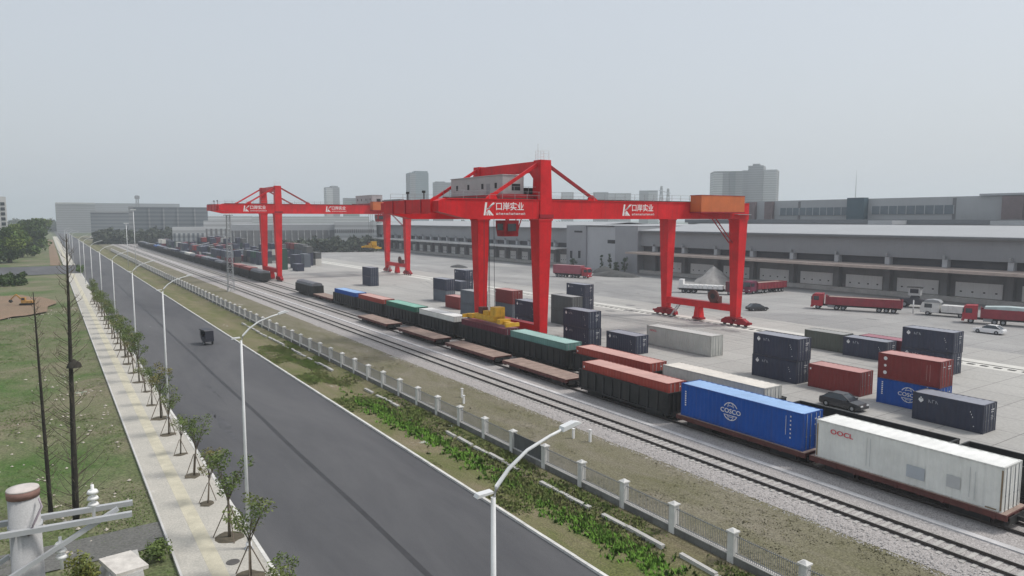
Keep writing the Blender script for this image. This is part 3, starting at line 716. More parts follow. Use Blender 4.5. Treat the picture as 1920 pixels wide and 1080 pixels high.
def container(x, y, z, colr, L=6.058, H=H8, label='', mk=None, full=True, group=None, mkarg=None, name='shipping_container'):
    """x, y: near left bottom corner as it stands"""
    d = cmeshes(L, H); side, roof, fr = CM[colr]
    if not full:
        o = link(name, d['shell'], side, None, (x + 1.219, y + L/2, z)); tag(o, label, 'container', group)
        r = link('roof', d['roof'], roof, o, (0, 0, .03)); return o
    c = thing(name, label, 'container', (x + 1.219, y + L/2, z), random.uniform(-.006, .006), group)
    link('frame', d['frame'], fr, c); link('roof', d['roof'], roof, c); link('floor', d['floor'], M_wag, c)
    for s in d['side_panel']: link('side_panel', s, side, c)
    link('end_panel', d['end_panel'], side, c)
    for s, r in zip(d['door'], d['lock_rods']):
        o = link('door', s, side, c); link('lock_rods', r, M_grey, o)
    if mk: marks(c, mk, L, H, mkarg)
    return c
YZ = .035
def stack(x, y, cols, label, mk=None, L=6.058, H=H8, group=None, full=True):
    pos = ['bottom', 'top'] if len(cols) == 2 else ['bottom', 'middle', 'top']
    for i, cc in enumerate(cols):
        lb = label if len(cols) == 1 else ('%s %s' % (pos[i], label) if not full else '%s, %s of its stack' % (label, pos[i]))
        k = (mk[i] if isinstance(mk, (list, tuple)) else mk)
        container(x + random.uniform(-.03, .03), y + random.uniform(-.04, .04), YZ + i * (H + .002), cc, L, H, lb, k, full, group)
# the yard, nearest first
stack(67.25, 26.8, ['navy'], 'dark navy container standing alone at the right, nearest on the ground', 'navy')
container(70.3, 31.95, YZ, 'blue', label='blue container with white globe emblem under the red one', mk='blue')
container(70.3, 31.95, YZ + H8 + .002, 'red', label='dark red container with three white dots stacked on the blue one', mk='red')
stack(89.75, 39.6, ['navy', 'navy'], 'navy container in the pair behind the red and blue stack', 'navy')
stack(91.2, 48.3, ['navy'], 'navy container between the grey green one and the tall navy pair', 'navy')
stack(94.0, 47.6, ['maroon'], 'maroon container peeping out behind a navy one', 'dots')
stack(92.2, 54.9, ['olive'], 'dull grey green container behind the two high navy stack')
stack(70.7, 40.0, ['red'], 'dark red container on the ground right of the two high navy stack', 'dots')
stack(70.2, 47.15, ['navy', 'navy'], 'navy container right of the long white container', 'navy')
container(74.45, 63.2, YZ, 'dullwhite', 12.192, H9, 'long white container standing on the yard floor', 'white', mkarg='small')
stack(67.05, 70.1, ['navy'], 'navy container left of the long white container', 'navy')
stack(65.5, 78.35, ['navy', 'navy'], 'navy container in the stack right of the foreground crane leg', 'navy')
stack(92.0, 111.4, ['navy', 'navy'], 'navy container in the stack near the yard crane rail', 'navy')
stack(75.6, 95.0, ['grey', 'grey'], 'charcoal container in the stack touching the foreground crane leg')
stack(65.7, 92.0, ['navy', 'navy'], 'navy container in the stack between the two foreground crane legs', 'navy')
stack(72.8, 109.6, ['bluegrey', 'red'], 'container in the mixed stack behind the spreader', [None, 'dots'])
stack(66.1, 111.6, ['bluegrey', 'bluegrey'], 'blue grey container in the stack left of the crane leg')
stack(70.3, 125.6, ['red', ], 'dark red container left of the blue grey stack')
stack(74.2, 138.8, ['bluegrey', 'navy'], 'container in the stack behind the lone dark red one')
stack(91.9, 160.8, ['navy', 'navy'], 'navy container in the stack farthest along the yard crane rail', 'navy')
stack(88.6, 158.0, ['navy', ], 'dark container low beside the farthest rail stack')
stack(74.7, 184.0, ['navy', 'navy'], 'navy container in the lone stack on the open yard')
# farther away: no parts can be seen
far = [(74.2, 251, ['navy'], 'small navy container in front of the green far stack'), (71.5, 262, ['dkgreen', 'dkgreen', 'dkgreen'], 'dark green container beside the far crane leg'),
       (77.8, 266, ['navy', 'navy'], 'navy container right of the dark green far stack'), (86.5, 279, ['navy', 'navy', 'grey'], 'dark container in the tall far stack'), (90.6, 281, ['offwhite', 'grey'], 'container in the far stack with a white base'),
       (82.6, 270, ['bluegrey', 'bluegrey'], 'pale blue grey container in the far yard')]
for x, y, cs, lb in far: stack(x, y, cs, lb, full=False, group='containers beyond the far crane')
rows = [(62.5, 'trackside'), (66.5, 'second'), (71.5, 'third'), (76.5, 'fourth'), (84.0, 'fifth'), (92.0, 'outermost')]
pal = ['navy', 'navy', 'grey', 'navy', 'maroon', 'bluegrey', 'grey', 'maroon', 'navy', 'dkgreen', 'navy', 'bluegrey', 'grey', 'navy', 'red', 'offwhite', 'grey', 'navy']
for ri, (x, rn) in enumerate(rows):
    y = 292 + 9 * ri % 17; k = 0
    while y < 620 and k < 24:
        if nz(ri * 3.1, y, .035, 3) > -.28:
            n = 1 + (1 if nz(ri * 5.2, y, .06, 9) > -.05 else 0) + (1 if ri > 2 and nz(ri * 2.2, y, .05, 4) > .2 else 0)
            cc = [random.choice(pal) for _ in range(n)]
            stack(x + random.uniform(-.3, .3), y, cc, 'box of the %s stack, %s row beyond the far crane' % (ORD[k], rn), full=False, group='containers far down the yard')
            k += 1
        y += random.choice([6.8, 7.2, 13.5, 9])

# ---------------------------------------------------------------- railway wagons
WL = 12.9
def bogie_mesh():
    b = MB(); b.box(-1.05, -.9, -1.15, 1.15, .45, .85); b.box(.9, 1.05, -1.15, 1.15, .45, .85); b.box(-.9, .9, -.25, .25, .5, .85); return b.mesh('bogie')
def wheel_mesh():
    b = MB()
    for s in (-1, 1): b.tube([(s*.68, 0, 0), (s*.80, 0, 0)], .42, 14)
    b.tube([(-.68, 0, 0), (.68, 0, 0)], .08, 6); return b.mesh('wheelset')
def flat_mesh():
    b = MB(); l = WL/2
    b.box(-.35, .35, -l, l, .75, 1.06); b.box(-1.42, -1.28, -l, l, .82, 1.12); b.box(1.28, 1.42, -l, l, .82, 1.12)
    for i in range(9): b.box(-1.28, 1.28, -l + .1 + i*(WL-.4)/8, -l + .3 + i*(WL-.4)/8, .86, 1.08)
    for i in range(9):
        for s in (-1, 1): b.box(s*1.42 - .03, s*1.42 + .05, -l + .6 + i*1.45, -l + .8 + i*1.45, .78, 1.14)
    b.prism([(-l*.55, .76), (-l*.3, .5), (l*.3, .5), (l*.55, .76)], 'x', -.28, .28)
    return b.mesh('underframe')
def coupler_mesh():
    return [MB().box(-.12, .12, -WL/2 - .42, -WL/2, .72, .98).box(-1.1, 1.1, -WL/2 - .06, -WL/2, .6, 1.1).mesh('coupler'), MB().box(-.12, .12, WL/2, WL/2 + .42, .72, .98).box(-1.1, 1.1, WL/2, WL/2 + .06, .6, 1.1).mesh('coupler')]
GT = 2.75
def gond_side(s):
    b = MB(); l = WL/2; x = s * 1.40
    b.box(min(x, x - s*.06), max(x, x - s*.06), -l, l, 1.0, GT)
    b.box(min(x + s*.07, x - s*.08), max(x + s*.07, x - s*.08), -l, l, GT + .001, GT + .12)
    b.box(min(x + s*.10, x), max(x + s*.10, x), -l, l, .86, 1.02)
    for i in range(11):
        y = -l + .12 + i * (WL - .24) / 10; b.prism([(min(x, x + s*.12), 1.02), (max(x, x + s*.12), 1.02), (x + (s*.06 if s > 0 else 0), GT), (x + (0 if s > 0 else s*.06), GT)], 'y', y - .09, y + .09)
    return b.mesh('side_wall')
def gond_end(s):
    b = MB(); l = WL/2; y = s * (l - .03)
    b.box(-1.33, 1.33, min(y, y - s*.06), max(y, y - s*.06), 1.0, GT); b.box(-1.34, 1.34, min(y + s*.06, y - s*.08), max(y + s*.06, y - s*.08), GT + .001, GT + .12)
    for x in (-.9, -.3, .3, .9): b.box(x - .06, x + .06, min(y, y + s*.09), max(y, y + s*.09), 1.0, GT)
    return b.mesh('end_wall')
ladd = MB()
for z in (1.1, 1.5, 1.9, 2.3): ladd.box(-1.56, -1.53, -WL/2 + .15, -WL/2 + .6, z, z + .04)
ladd.box(-1.56, -1.53, -WL/2 + .13, -WL/2 + .17, .8, 2.6).box(-1.56, -1.53, -WL/2 + .58, -WL/2 + .62, .8, 2.6)
WM = dict(bog=bogie_mesh(), whl=wheel_mesh(), flat=flat_mesh(), cpl=coupler_mesh(), gs=[gond_side(-1), gond_side(1)], ge=[gond_end(-1), gond_end(1)], gf=MB().box(-1.34, 1.34, -WL/2 + .05, WL/2 - .05, .95, 1.08).mesh('floor'),
          deck=MB().box(-1.44, 1.44, -WL/2, WL/2, 1.122, 1.19).mesh('deck'), ladder=ladd.mesh('ladder'), sill=MB().box(-1.0, 1.0, -WL/2 + .1, WL/2 - .1, .6, .95).mesh('centre_sill'))
wp_ = MB()
for i in range(24): wp_.box(-1.40, 1.40, -WL/2 + .06 + i*(WL-.1)/24, -WL/2 + .06 + (i+1)*(WL-.1)/24 - .03, 1.1895, 1.205 + .008*math.sin(i*2.3))
WM['planks'] = wp_.mesh('deck_planks')
RZ = .39 - .0   # rail head
def running_gear(t, m):
    for s in (-1, 1):
        bo = link('bogie', WM['bog'], m, t, (0, s * 4.3, RZ - .36))
        for d in (-.875, .875): link('wheelset', WM['whl'], M_wheel, bo, (0, d, .78 - .36))
    for c_ in WM['cpl']: link('coupler', c_, m, t, (0, 0, .05))
def flat(track, y0, label, brown=True, deck=M_deck):
    t = thing('flat_wagon', label, 'wagon', (TRK[track], y0 + WL/2, 0), 0, 'freight wagons standing on the tracks'); m = M_wagr if brown else M_wag
    link('underframe', WM['flat'], m, t, (0, 0, .12)); dk = link('deck', WM['deck'], m, t, (0, 0, .12)); link('deck_planks', WM['planks'], deck, dk); dk.children[0].location = (0,0,0)
    running_gear(t, M_wag); return t
def gondola(track, y0, label, m=M_wag):
    t = thing('gondola_wagon', label, 'wagon', (TRK[track], y0 + WL/2, 0), 0, 'freight wagons standing on the tracks')
    for s in WM['gs']: link('side_wall', s, m, t, (0,0,.1))
    for s in WM['ge']: link('end_wall', s, m, t, (0,0,.1))
    link('floor', WM['gf'], M_wag, t, (0,0,.1)); link('ladder', WM['ladder'], m, t, (0,0,.1)); link('centre_sill', WM['sill'], m, t, (0,0,.1))
    running_gear(t, m); return t
ZD = 1.335; ZG = 1.185
def load(track, y0, z, colr, label, H=H8, mk=None, L=12.192, mkarg=None, full=True):
    container(TRK[track] - 1.219, y0 + (WL - L)/2, z, colr, L, H, label, mk, full, 'containers loaded on the wagons', mkarg)
# middle track, nearest first
flat('middle', 16.95, 'brown flat wagon under the white container with red letters')
load('middle', 16.95, ZD - .12, 'white', 'large white container with red lettering on the nearest wagon', H9, 'white', mkarg='big')
flat('middle', 30.2, 'brown flat wagon under the bright blue container')
load('middle', 30.2, ZD - .02, 'blue', 'bright blue container with white globe emblem on a flat wagon', H9, 'blue')
gondola('middle', 44.05, 'black gondola wagon holding the brick red container behind the blue one')
load('middle', 44.05, ZG, 'brick', 'brick red container sunk in a black wagon behind the blue container', mk='dots')
for k, y in enumerate((59.15, 74.2, 90.4, 107.8)):
    flat('middle', y, 'empty flat wagon with bare tan deck, %s beyond the brick red load' % ORD[k])
# far track
gondola('far', 9.6, 'empty black gondola wagon at the right edge behind the white container')
gondola('far', 23.1, 'empty black gondola wagon between the two white containers')
for y, cc, lb, hh, mk in ((37.4, 'offwhite', 'dusty white container with a rusty end behind the blue container', H8, None), (51.4, 'brick', 'brick red container in the wagon behind, next to the pale green one', H8, 'dots'),
        (65.6, 'palegreen', 'pale green container in a black wagon below the crane leg', H8, None), (79.1, 'maroon', 'maroon container gripped by the yellow spreader', H8, None),
        (93.6, 'white', 'white container in a black wagon left of the spreader', H8, 'whitemark'), (107.3, 'green', 'mid green container in a black wagon left of the white one', H8, None),
        (121.2, 'brick', 'brick red container in a wagon left of the mid green one', H8, None), (135.2, 'blue', 'faded blue container in the wagon next to the empty far wagon', H8, None)):
    gondola('far', y, 'black gondola wagon holding the ' + lb.split(' in ')[0].split(' with ')[0].split(' gripped')[0] + {37.4: ' behind the blue container', 51.4: ' next to the pale green load', 65.6: '', 79.1: '', 93.6: '', 107.3: '', 121.2: ' left of the mid green load', 135.2: ''}[y])
    load('far', y, ZG + (.25 if y == 37.4 else 0), cc, lb, hh, None if mk == 'whitemark' else mk)
flat('far', 149.2, 'empty low flat wagon between the faded blue load and a black wagon')
t = gondola('far', 163.0, 'lone black gondola wagon with sheeted load near the far crane')
M_tarp = mat('tarpaulin', (.13,.135,.15), .6, .25, .8)
tarp = MB().prism([(-1.36, 2.8), (1.36, 2.8), (1.1, 3.5), (.4, 3.72), (-.4, 3.72), (-1.1, 3.5)], 'y', -WL/2 + .15, WL/2 - .15).mesh('tarpaulin')
link('tarpaulin', tarp, M_tarp, t)
seq = [('t', None), ('c', 'red'), ('c', 'red'), ('g', None), ('t', None), ('c', 'navy'), ('c', 'bluegrey'), ('c', 'maroon'), ('t', None), ('c', 'offwhite'), ('c', 'bluegrey'), ('g', None), ('c', 'navy'), ('c', 'grey'), ('t', None), ('c', 'navy'), ('c', 'navy'), ('c', 'blue'), ('g', None), ('c', 'grey'), ('t', None), ('c', 'navy'), ('c', 'navy'), ('c', 'grey')]
for k, (kd, cc) in enumerate(seq):
    y = 210.5 + k * 13.75; nm = ORD[k]
    t = gondola('far', y, '%s black wagon of the far train beyond the far crane leg' % nm)
    if kd == 't': link('tarpaulin', tarp, M_tarp, t)
    elif kd == 'c': load('far', y, ZG, cc, '%s wagon of the far train carries this %s box' % (nm, {'bluegrey': 'blue grey', 'offwhite': 'white'}.get(cc, cc)), full=False)

# ---------------------------------------------------------------- vehicles
AP = .026
def wheel(parent, x, y, r, w, z0=0):
    o = MB().tube([(x - w/2, y, r + z0), (x + w/2, y, r + z0)], r, 14).build('wheel', M_rub, parent)
    MB().tube([(x - w/2 - .012, y, r + z0), (x + w/2 + .012, y, r + z0)], r * .52, 10).build('rim', M_grey, o); return o
def car(label, x, y, rot, paint, z=AP, suv=False):
    t = thing('car', label, 'car', (x, y, z), rot)
    hw = .89; h1 = .92 if not suv else 1.05
    b = MB(); st = [(-2.28,.66,.42,.74),(-2.15,.80,.26,h1-.04),(-1.5,.88,.22,h1),(-.2,.89,.22,h1),(.95,.89,.22,h1-.02),(1.85,.84,.24,h1-.16),(2.22,.66,.32,h1-.34)]
    for yy, w, z0, z1 in st: b.v += [(-w,yy,z0),(-w*1.0,yy,(z0+z1)/2),(-w*.93,yy,z1),(w*.93,yy,z1),(w*1.0,yy,(z0+z1)/2),(w,yy,z0)]
    for i in range(len(st) - 1):
        for k in range(6):
            a, c = i*6 + k, i*6 + (k+1) % 6; b.f.append([a, c, c + 6, a + 6]); b.sm.append(False)
    b.f += [[5,4,3,2,1,0], [36+k for k in range(6)]]; b.sm += [False, False]
    b.build('body', paint, t)
    rh = 1.44 if not suv else 1.68
    g = MB(); prof = [(-1.95, h1 - .03), (-1.15, rh - .03), (.2, rh - .02), (1.05, h1 - .03)] if not suv else [(-2.05, h1-.03), (-1.75, rh-.03), (.35, rh-.02), (1.05, h1-.03)]
    for yy, zz in prof: w = .80 if zz < h1 + .1 else .60; g.v += [(-w, yy, zz), (w, yy, zz)]
    g.f += [[0,1,3,2],[2,3,5,4],[4,5,7,6],[0,2,4,6],[1,7,5,3],[0,6,7,1]]; g.sm += [False]*6
    g.build('cabin_glass', M_glass, t)
    MB().prism([(prof[1][0]-.05, rh-.025), (prof[2][0]+.05, rh-.015), (prof[2][0]-.1, rh+.03), (prof[1][0]+.15, rh+.03)], 'x', -.60, .60).build('roof', paint, t)
    for s in (-1, 1):
        MB().bar((s*.70, prof[3][0]-.02, h1), (s*.60, prof[2][0], rh), .06).build('pillar', paint, t); MB().bar((s*.70, prof[0][0]+.1, h1), (s*.60, prof[1][0], rh), .08).build('pillar', paint, t)
        MB().box(s*.5 - .16, s*.5 + .16, 2.12, 2.2, h1 - .34, h1 - .22).build('headlight', M_lamp, t)
        MB().box(s*.95 - .09, s*.95 + .09, .75, .88, h1, h1 + .12).build('mirror', paint, t)
        for yy in (-1.35, 1.38): wheel(t, s*.80, yy, .32, .2)
    return t
M_carw = mat('car_white', (.72,.72,.72), .25, .04); M_carb = mat('car_black', (.02,.022,.025), .2, .05, spec=.6)
M_truckr = mat('truck_red', (.33,.022,.035), .45, .18, .6, streak=.2); M_trailr = mat('trailer_red', (.24,.026,.04), .55, .25, .6, streak=.3)
def truck(label, x, y, rot, kind, L=16.0, cabm=None, z=AP):
    """front towards local +y, origin at the middle of its length"""
    t = thing('truck', label, 'truck', (x, y, z), rot); f = L / 2; cm = cabm or M_truckr
    c = MB().prism([(f - 2.3, .75), (f - .02, .75), (f, 1.7), (f - .22, 3.0), (f - .55, 3.25), (f - 2.3, 3.3)], 'x', -1.2, 1.2).build('cab', cm, t)
    MB().prism([(f - .004, 1.85), (f + .012, 1.85), (f - .2, 2.9), (f - .215, 2.9)], 'x', -1.05, 1.05).build('windscreen', M_glass, c)
    for s in (-1, 1):
        MB().box(s*1.203 - .004, s*1.203 + .004, f - 1.5, f - .5, 1.9, 2.75).build('side_window', M_glass, c)
        MB().box(s*1.42 - .1, s*1.42 + .1, f - .25, f - .05, 2.0, 2.7).build('mirror', M_wag, c)
        MB().box(s*.85 - .2, s*.85 + .2, f - .02, f + .04, .85, 1.1).build('headlight', M_lamp, c)
    MB().box(-1.22, 1.22, f - .35, f + .08, .42, .75).build('bumper', cm, c)
    MB().box(-.5, .5, -f + .2, f - .4, .72, 1.05).build('chassis', M_wag, t)
    MB().box(-1.15, -.6, f - 4.6, f - 3.2, .5, 1.0).build('fuel_tank', M_grey, t)
    for yy in (f - 1.35, f - 4.9 if L > 12 else f - 5.2, f - 6.15 if L > 12 else -f + 1.4, -f + 1.5, -f + 2.8, -f + 4.1)[:6 if L > 12 else 4]:
        for s in (-1, 1): wheel(t, s*1.0, yy, .5, .3)
    y0, y1 = -f, f - 2.75
    if kind == 'dump':
        b = MB(); b.box(-1.25, 1.25, y0, y1, 1.1, 1.2)
        for s in (-1, 1):
            b.box(min(s*1.25, s*1.19), max(s*1.25, s*1.19), y0, y1, 1.2, 2.75)
            for i in range(10): yy = y0 + .3 + i*(y1-y0-.6)/9; b.box(min(s*1.25, s*1.33), max(s*1.25, s*1.33), yy - .07, yy + .07, 1.15, 2.74)
        b.box(-1.19, 1.19, y0, y0 + .08, 1.2, 2.75); b.box(-1.19, 1.19, y1 - .08, y1, 1.2, 3.0)
        b.build('trailer_body', M_trailr, t)
        MB().prism([(y0 + .1, 2.3), (y1 - .1, 2.3), (y1 - .6, 2.72), (y0 + .6, 2.66)], 'x', -1.18, 1.18).build('load', mat('load_brown', (.28,.22,.19), .9, .3, 1), t)
    elif kind == 'box':
        MB().box(-1.22, 1.22, y0, y1, 1.25, 3.9).build('container', mat('box_rose', (.30,.075,.10), .6, .15, .5, streak=.2), t)
        b = MB(); b.box(-1.0, 1.0, y0 + .1, y1, 1.05, 1.25); b.build('trailer_bed', M_wag, t)
        fl = MB().box(-1.24, 1.24, y0 + .01, y1 - .01, 3.902, 3.94).build('container_roof', mat('box_rose_roof', (.36,.18,.19), .6, .1), t)
    elif kind == 'sacks':
        MB().box(-1.22, 1.22, y0, y1, 1.05, 1.25).build('trailer_bed', M_wag, t)
        ms = mat('white_sacks', (.68,.68,.67), .8, .08, 1.5)
        n = 9; st = (y1 - y0 - .4) / n
        for i in range(n):
            hgt = 2.15 if i else 3.35
            for s in (-1, 1):
                MB().taper((s*.58, y0 + .2 + (i+.5)*st, 1.25), 1.06, st*.93, (s*.58 + random.uniform(-.04,.04), y0 + .2 + (i+.5)*st, 1.25 + (hgt - 1.25) * random.uniform(.95, 1.04)), .98, st*.84).build('sack', ms, t)
    return t
truck('red tipper truck with long open trailer in front of white warehouse doors', 137.6, 79.6, R(25), 'dump', 16.8)
truck('red truck at the right edge with a pale sheeted load, behind the white car', 141.6, 52.2, R(21), 'dump', 16.6)
truck('lorry carrying a rose coloured box, parked before the pale warehouse block', 140.7, 176.8, R(180 + 18), 'box', 13.4)
truck('lorry stacked with white sacks, seen through the yard-side crane legs', 138.2, 119.2, R(180 + 30), 'sacks', 14.2, mat('cab_maroon', (.10,.02,.03), .5, .2))
truck('dark red tipper truck backed up to the warehouse right of the sack lorry', 152.6, 112.6, R(90), 'dump', 14.6, mat('cab_plum', (.16,.025,.06), .5, .2))
tr_load = MB().prism([(-8.0, 2.4), (5.2, 2.4), (4.9, 3.15), (1.5, 3.35), (-3.5, 3.2), (-7.8, 3.3)], 'x', -1.15, 1.15)
so = [o for o in bpy.data.objects if o.get('label', '').startswith('red truck at the right edge')][0]
tr_load.build('sheeted_load', mat('pale_sheet', (.40,.47,.47), .6, .2, .7), so)
car('white saloon car beside the red truck on the right', 128.6, 51.4, 0, M_carw)
car('black saloon car half hidden by the yard-side crane leg', 121.0, 91.0, R(-113), M_carb)
car('dark car parked between the wagons and the dark red container', 65.4, 38.6, R(180), mat('car_charcoal', (.03,.03,.034), .3, .1, spec=.6), YZ)
# white light lorry beside the warehouse
t = thing('truck', 'small white lorry with a rounded grey canopy near the white post', 'truck', (144.6, 65.5, AP), R(14))
MB().box(-1.0, 1.0, -4.2, 4.2, .55, .8).build('chassis', M_wag, t)
MB().box(-1.1, 1.1, -4.2, .6, .8, 2.15).build('cargo_body', mat('lorry_white', (.60,.60,.58), .6, .12, 1.2, streak=.3), t)
cb = MB().prism([(1.0, .6), (4.2, .6), (4.3, 1.4), (3.9, 2.5), (1.0, 2.55)], 'x', -1.08, 1.08).build('cab', MATS['lorry_white'], t)
MB().prism([(.7, 2.56), (3.7, 2.56), (3.4, 2.95), (2.2, 3.15), (1.1, 3.0)], 'x', -1.15, 1.15).build('canopy', M_grey, t)
for s in (-1, 1):
    MB().box(s*1.085 - .004, s*1.085 + .004, 2.2, 3.5, 1.5, 2.3).build('side_window', M_glass, cb)
    for yy in (-2.6, 2.9): wheel(t, s*.95, yy, .42, .26)
# reach truck by the doors
t = thing('loading_machine', 'dark loading machine with a pale cab behind the red tipper truck', 'machine', (153.5, 75.5, AP), R(15))
MB().box(-1.2, 1.2, -3, 3, .7, 1.9).build('body', mat('machine_dark', (.05,.05,.06), .6, .2), t)
cb = MB().taper((0, .3, 1.9), 1.6, 1.8, (0, .3, 2.6), 1.2, 1.2).build('turret', MATS['machine_dark'], t)
MB().box(-1.0, 1.0, -.8, 1.4, 2.6, 4.3).build('cab', M_house, t); MB().box(-1.02, -1.0, -.5, 1.1, 3.1, 4.0).build('cab_window', M_glass, t); MB().box(-1.3, 1.3, -1.1, 1.7, 4.3, 4.42).build('cab_roof', M_wag, t)
for s in (-1, 1):
    for yy in (-2, 2): wheel(t, s*1.1, yy, .7, .5)
tag(MB().tube([(143.3, 71.0, AP), (143.3, 71.0, 2.6)], .11, 10).tube([(143.3, 71.0, 2.6), (143.3, 71.0, 2.75)], [.14, .05], 10).build('bollard_post', M_white), 'thin white post standing left of the small white lorry', 'post')

# cargo tricycle on the road
t = thing('cargo_tricycle', 'dark cargo tricycle with a roof driving along the road', 'tricycle', (19.2, 112.3, 0), R(8))
M_tri = mat('trike_blue', (.03,.032,.045), .5, .3)
MB().box(-.62, .62, -1.5, .2, .55, .68).box(-.62, -.58, -1.5, .2, .68, 1.15).box(.58, .62, -1.5, .2, .68, 1.15).box(-.58, .58, -1.5, -1.46, .68, 1.15).box(-.58, .58, .16, .2, .68, 1.3).build('cargo_bed', M_tri, t)
MB().prism([(.25, .55), (1.55, .55), (1.7, 1.0), (1.35, 1.25), (.9, .85), (.25, .85)], 'x', -.32, .32).build('front_body', M_tri, t)
MB().box(-.5, .5, .25, .75, .86, 1.0).build('seat', M_rub, t)
b = MB()
for s in (-1, 1): b.bar((s*.55, .25, 1.2), (s*.55, .2, 2.2), .05); b.bar((s*.45, 1.4, 1.1), (s*.5, 1.2, 2.2), .05)
b.build('roof_frame', M_wag, t); MB().prism([(-1.3, 2.15), (1.35, 2.15), (1.2, 2.27), (-1.2, 2.27)], 'x', -.66, .66).build('roof', M_tri, t)
MB().box(-.6, .6, -1.45, -1.40, 1.15, 2.15).build('rear_curtain', M_tri, t)
MB().box(-.4, .4, 1.25, 1.32, 1.2, 2.1).build('windscreen', M_glass, t)
MB().bar((-.38, 1.05, 1.3), (.38, 1.05, 1.3), .05).build('handlebar', M_wag, t)
wheel(t, 0, 1.45, .3, .12); wheel(t, -.58, -.8, .3, .14); wheel(t, .58, -.8, .3, .14)
MB().box(-.32, .32, .35, .68, 1.0, 1.55).build('seat_back', M_rub, t)

# digger on the graded earth
t = thing('excavator', 'small yellow excavator standing on bare earth at the far left', 'excavator', (-4.4, 183.5, .15), R(70)); t.scale = (.62, .62, .62)
M_exc = mat('digger_yellow', (.42,.23,.06), .7, .3, 1.5, streak=.5)
for s in (-1, 1): MB().prism([(-1.7, .1), (1.7, .1), (2.0, .45), (1.7, .85), (-1.7, .85), (-2.0, .45)], 'x', s*1.1 - .28, s*1.1 + .28).build('track', M_rub, t)
MB().box(-1.2, 1.2, -1.6, 1.4, .9, 1.75).build('body', M_exc, t); cb = MB().box(-1.15, -.1, .1, 1.4, 1.75, 2.9).build('cab', M_exc, t); MB().box(-1.17, -1.15, .3, 1.2, 2.0, 2.7).build('cab_window', M_glass, cb); MB().box(-.95, -.3, 1.4, 1.42, 1.95, 2.75).build('cab_window', M_glass, cb)
MB().bar((.4, 1.2, 1.5), (.4, 3.4, 3.9), .4).build('boom', M_exc, t); MB().bar((.4, 3.4, 3.9), (.4, 5.2, 2.0), .32).build('stick', M_exc, t)
MB().prism([(4.9, 2.0), (5.5, 2.0), (5.6, 1.3), (5.0, 1.0), (4.6, 1.4)], 'x', -.1, .9).build('bucket', M_wag, t); MB().box(-1.2, 1.2, -2.1, -1.6, .95, 1.7).build('counterweight', M_exc, t)

# ---------------------------------------------------------------- warehouses
M_whw = mat('wall_grey', (.235,.24,.25), .7, .06, .15, streak=.1); M_whl = mat('wall_pale', (.40,.41,.425), .7, .06, .15, streak=.1); M_whm = mat('wall_mid', (.29,.295,.31), .7, .06, .15, streak=.1)
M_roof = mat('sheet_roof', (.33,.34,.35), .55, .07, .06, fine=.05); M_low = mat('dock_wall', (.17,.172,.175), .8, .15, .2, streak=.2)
M_door = mat('shutter_white', (.68,.68,.67), .6, .06, .3, streak=.12); M_can = mat('canopy_rust', (.40,.33,.29), .7, .15, .3, streak=.15); M_cang = mat('canopy_grey', (.45,.45,.44), .7, .1, .3)
WX = 172.0
def warehouse(label, y0, y1, canz, eave, canm, pitch, first, door_w, door_h, roof_far=62):
    w = thing('warehouse', label, 'warehouse', (WX, y0, 0)); L = y1 - y0
    MB().box(0, 60, 0, L, canz + 2.1, eave).build('upper_wall', M_whw, w)
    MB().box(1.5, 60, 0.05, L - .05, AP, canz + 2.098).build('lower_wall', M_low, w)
    MB().box(1.40, 1.498, .1, L - .1, canz + .28, canz + 2.09).build('clerestory', mat('clerestory_dark', (.05,.052,.06), .5, .2, .3), w)
    MB().box(-.6, 1.49, 0, L, AP, 1.15).build('loading_dock', M_conc, w)
    MB().prism([(-1.0, eave + .05), (roof_far/2, eave + 2.3), (roof_far + 1, eave + .05), (roof_far + 1, eave + .3), (roof_far/2, eave + 2.6), (-1.0, eave + .35)], 'y', -.8, L + .8).build('roof', M_roof, w)
    MB().box(-1.2, -.85, -.8, L + .8, eave - .25, eave + .2).build('gutter', mat('gutter_dark', (.14,.145,.15), .5, .1), w)
    MB().prism([(-7.2, canz - .25), (1.49, canz - .02), (1.49, canz + .25), (-7.2, canz + .12)], 'y', -4 if canm is M_can else 0, L).build('canopy', canm, w)
    MB().box(-7.32, -7.2, -4 if canm is M_can else 0, L, canz - .45, canz + .2).build('canopy_fascia', canm, w)
    y = first
    while y < y1 - .6:
        if y > y0 + .4:
            p = MB().box(-.35, 1.39, y - y0 - .55, y - y0 + .55, canz + .28, canz + 2.09).build('pier', M_whl, w)
            MB().box(-.95, -.2, y - y0 - .25, y - y0 + .25, canz + 2.2, canz + 3.0).build('downpipe_head', M_grey, w)
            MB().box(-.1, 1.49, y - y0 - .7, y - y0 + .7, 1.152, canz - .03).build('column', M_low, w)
        yc = y + pitch / 2 - y0
        if yc - door_w/2 > .5 and yc + door_w/2 < L - .5:
            d = MB().box(1.42, 1.499, yc - door_w/2, yc + door_w/2, 1.16, 1.16 + door_h).build('shutter_door', M_door, w)
            b = MB()
            for k in range(1, 7): b.box(1.405, 1.42, yc - door_w/2, yc + door_w/2, 1.16 + door_h*k/7 - .015, 1.16 + door_h*k/7 + .015)
            b.build('shutter_slats', M_door, d)
            for k in range(4):
                MB().box(1.40, 1.421, yc - door_w/2 + door_w*(k+.5)/4 - .22, yc - door_w/2 + door_w*(k+.5)/4 + .22, 1.16 + door_h*.32, 1.16 + door_h*.32 + .3).build('door_light', M_dark, d)
        y += pitch
    return w
warehouse('long grey warehouse with a rusty canopy and white shutter doors on the right', -40, 178, 7.4, 14.5, M_can, 13.27, 65.4 - 13.27*8, 9.6, 3.3)
warehouse('long pale roofed warehouse with loading docks behind the foreground crane', 218, 418, 7.2, 15.0, M_cang, 9.2, 218.3, 5.6, 3.4)
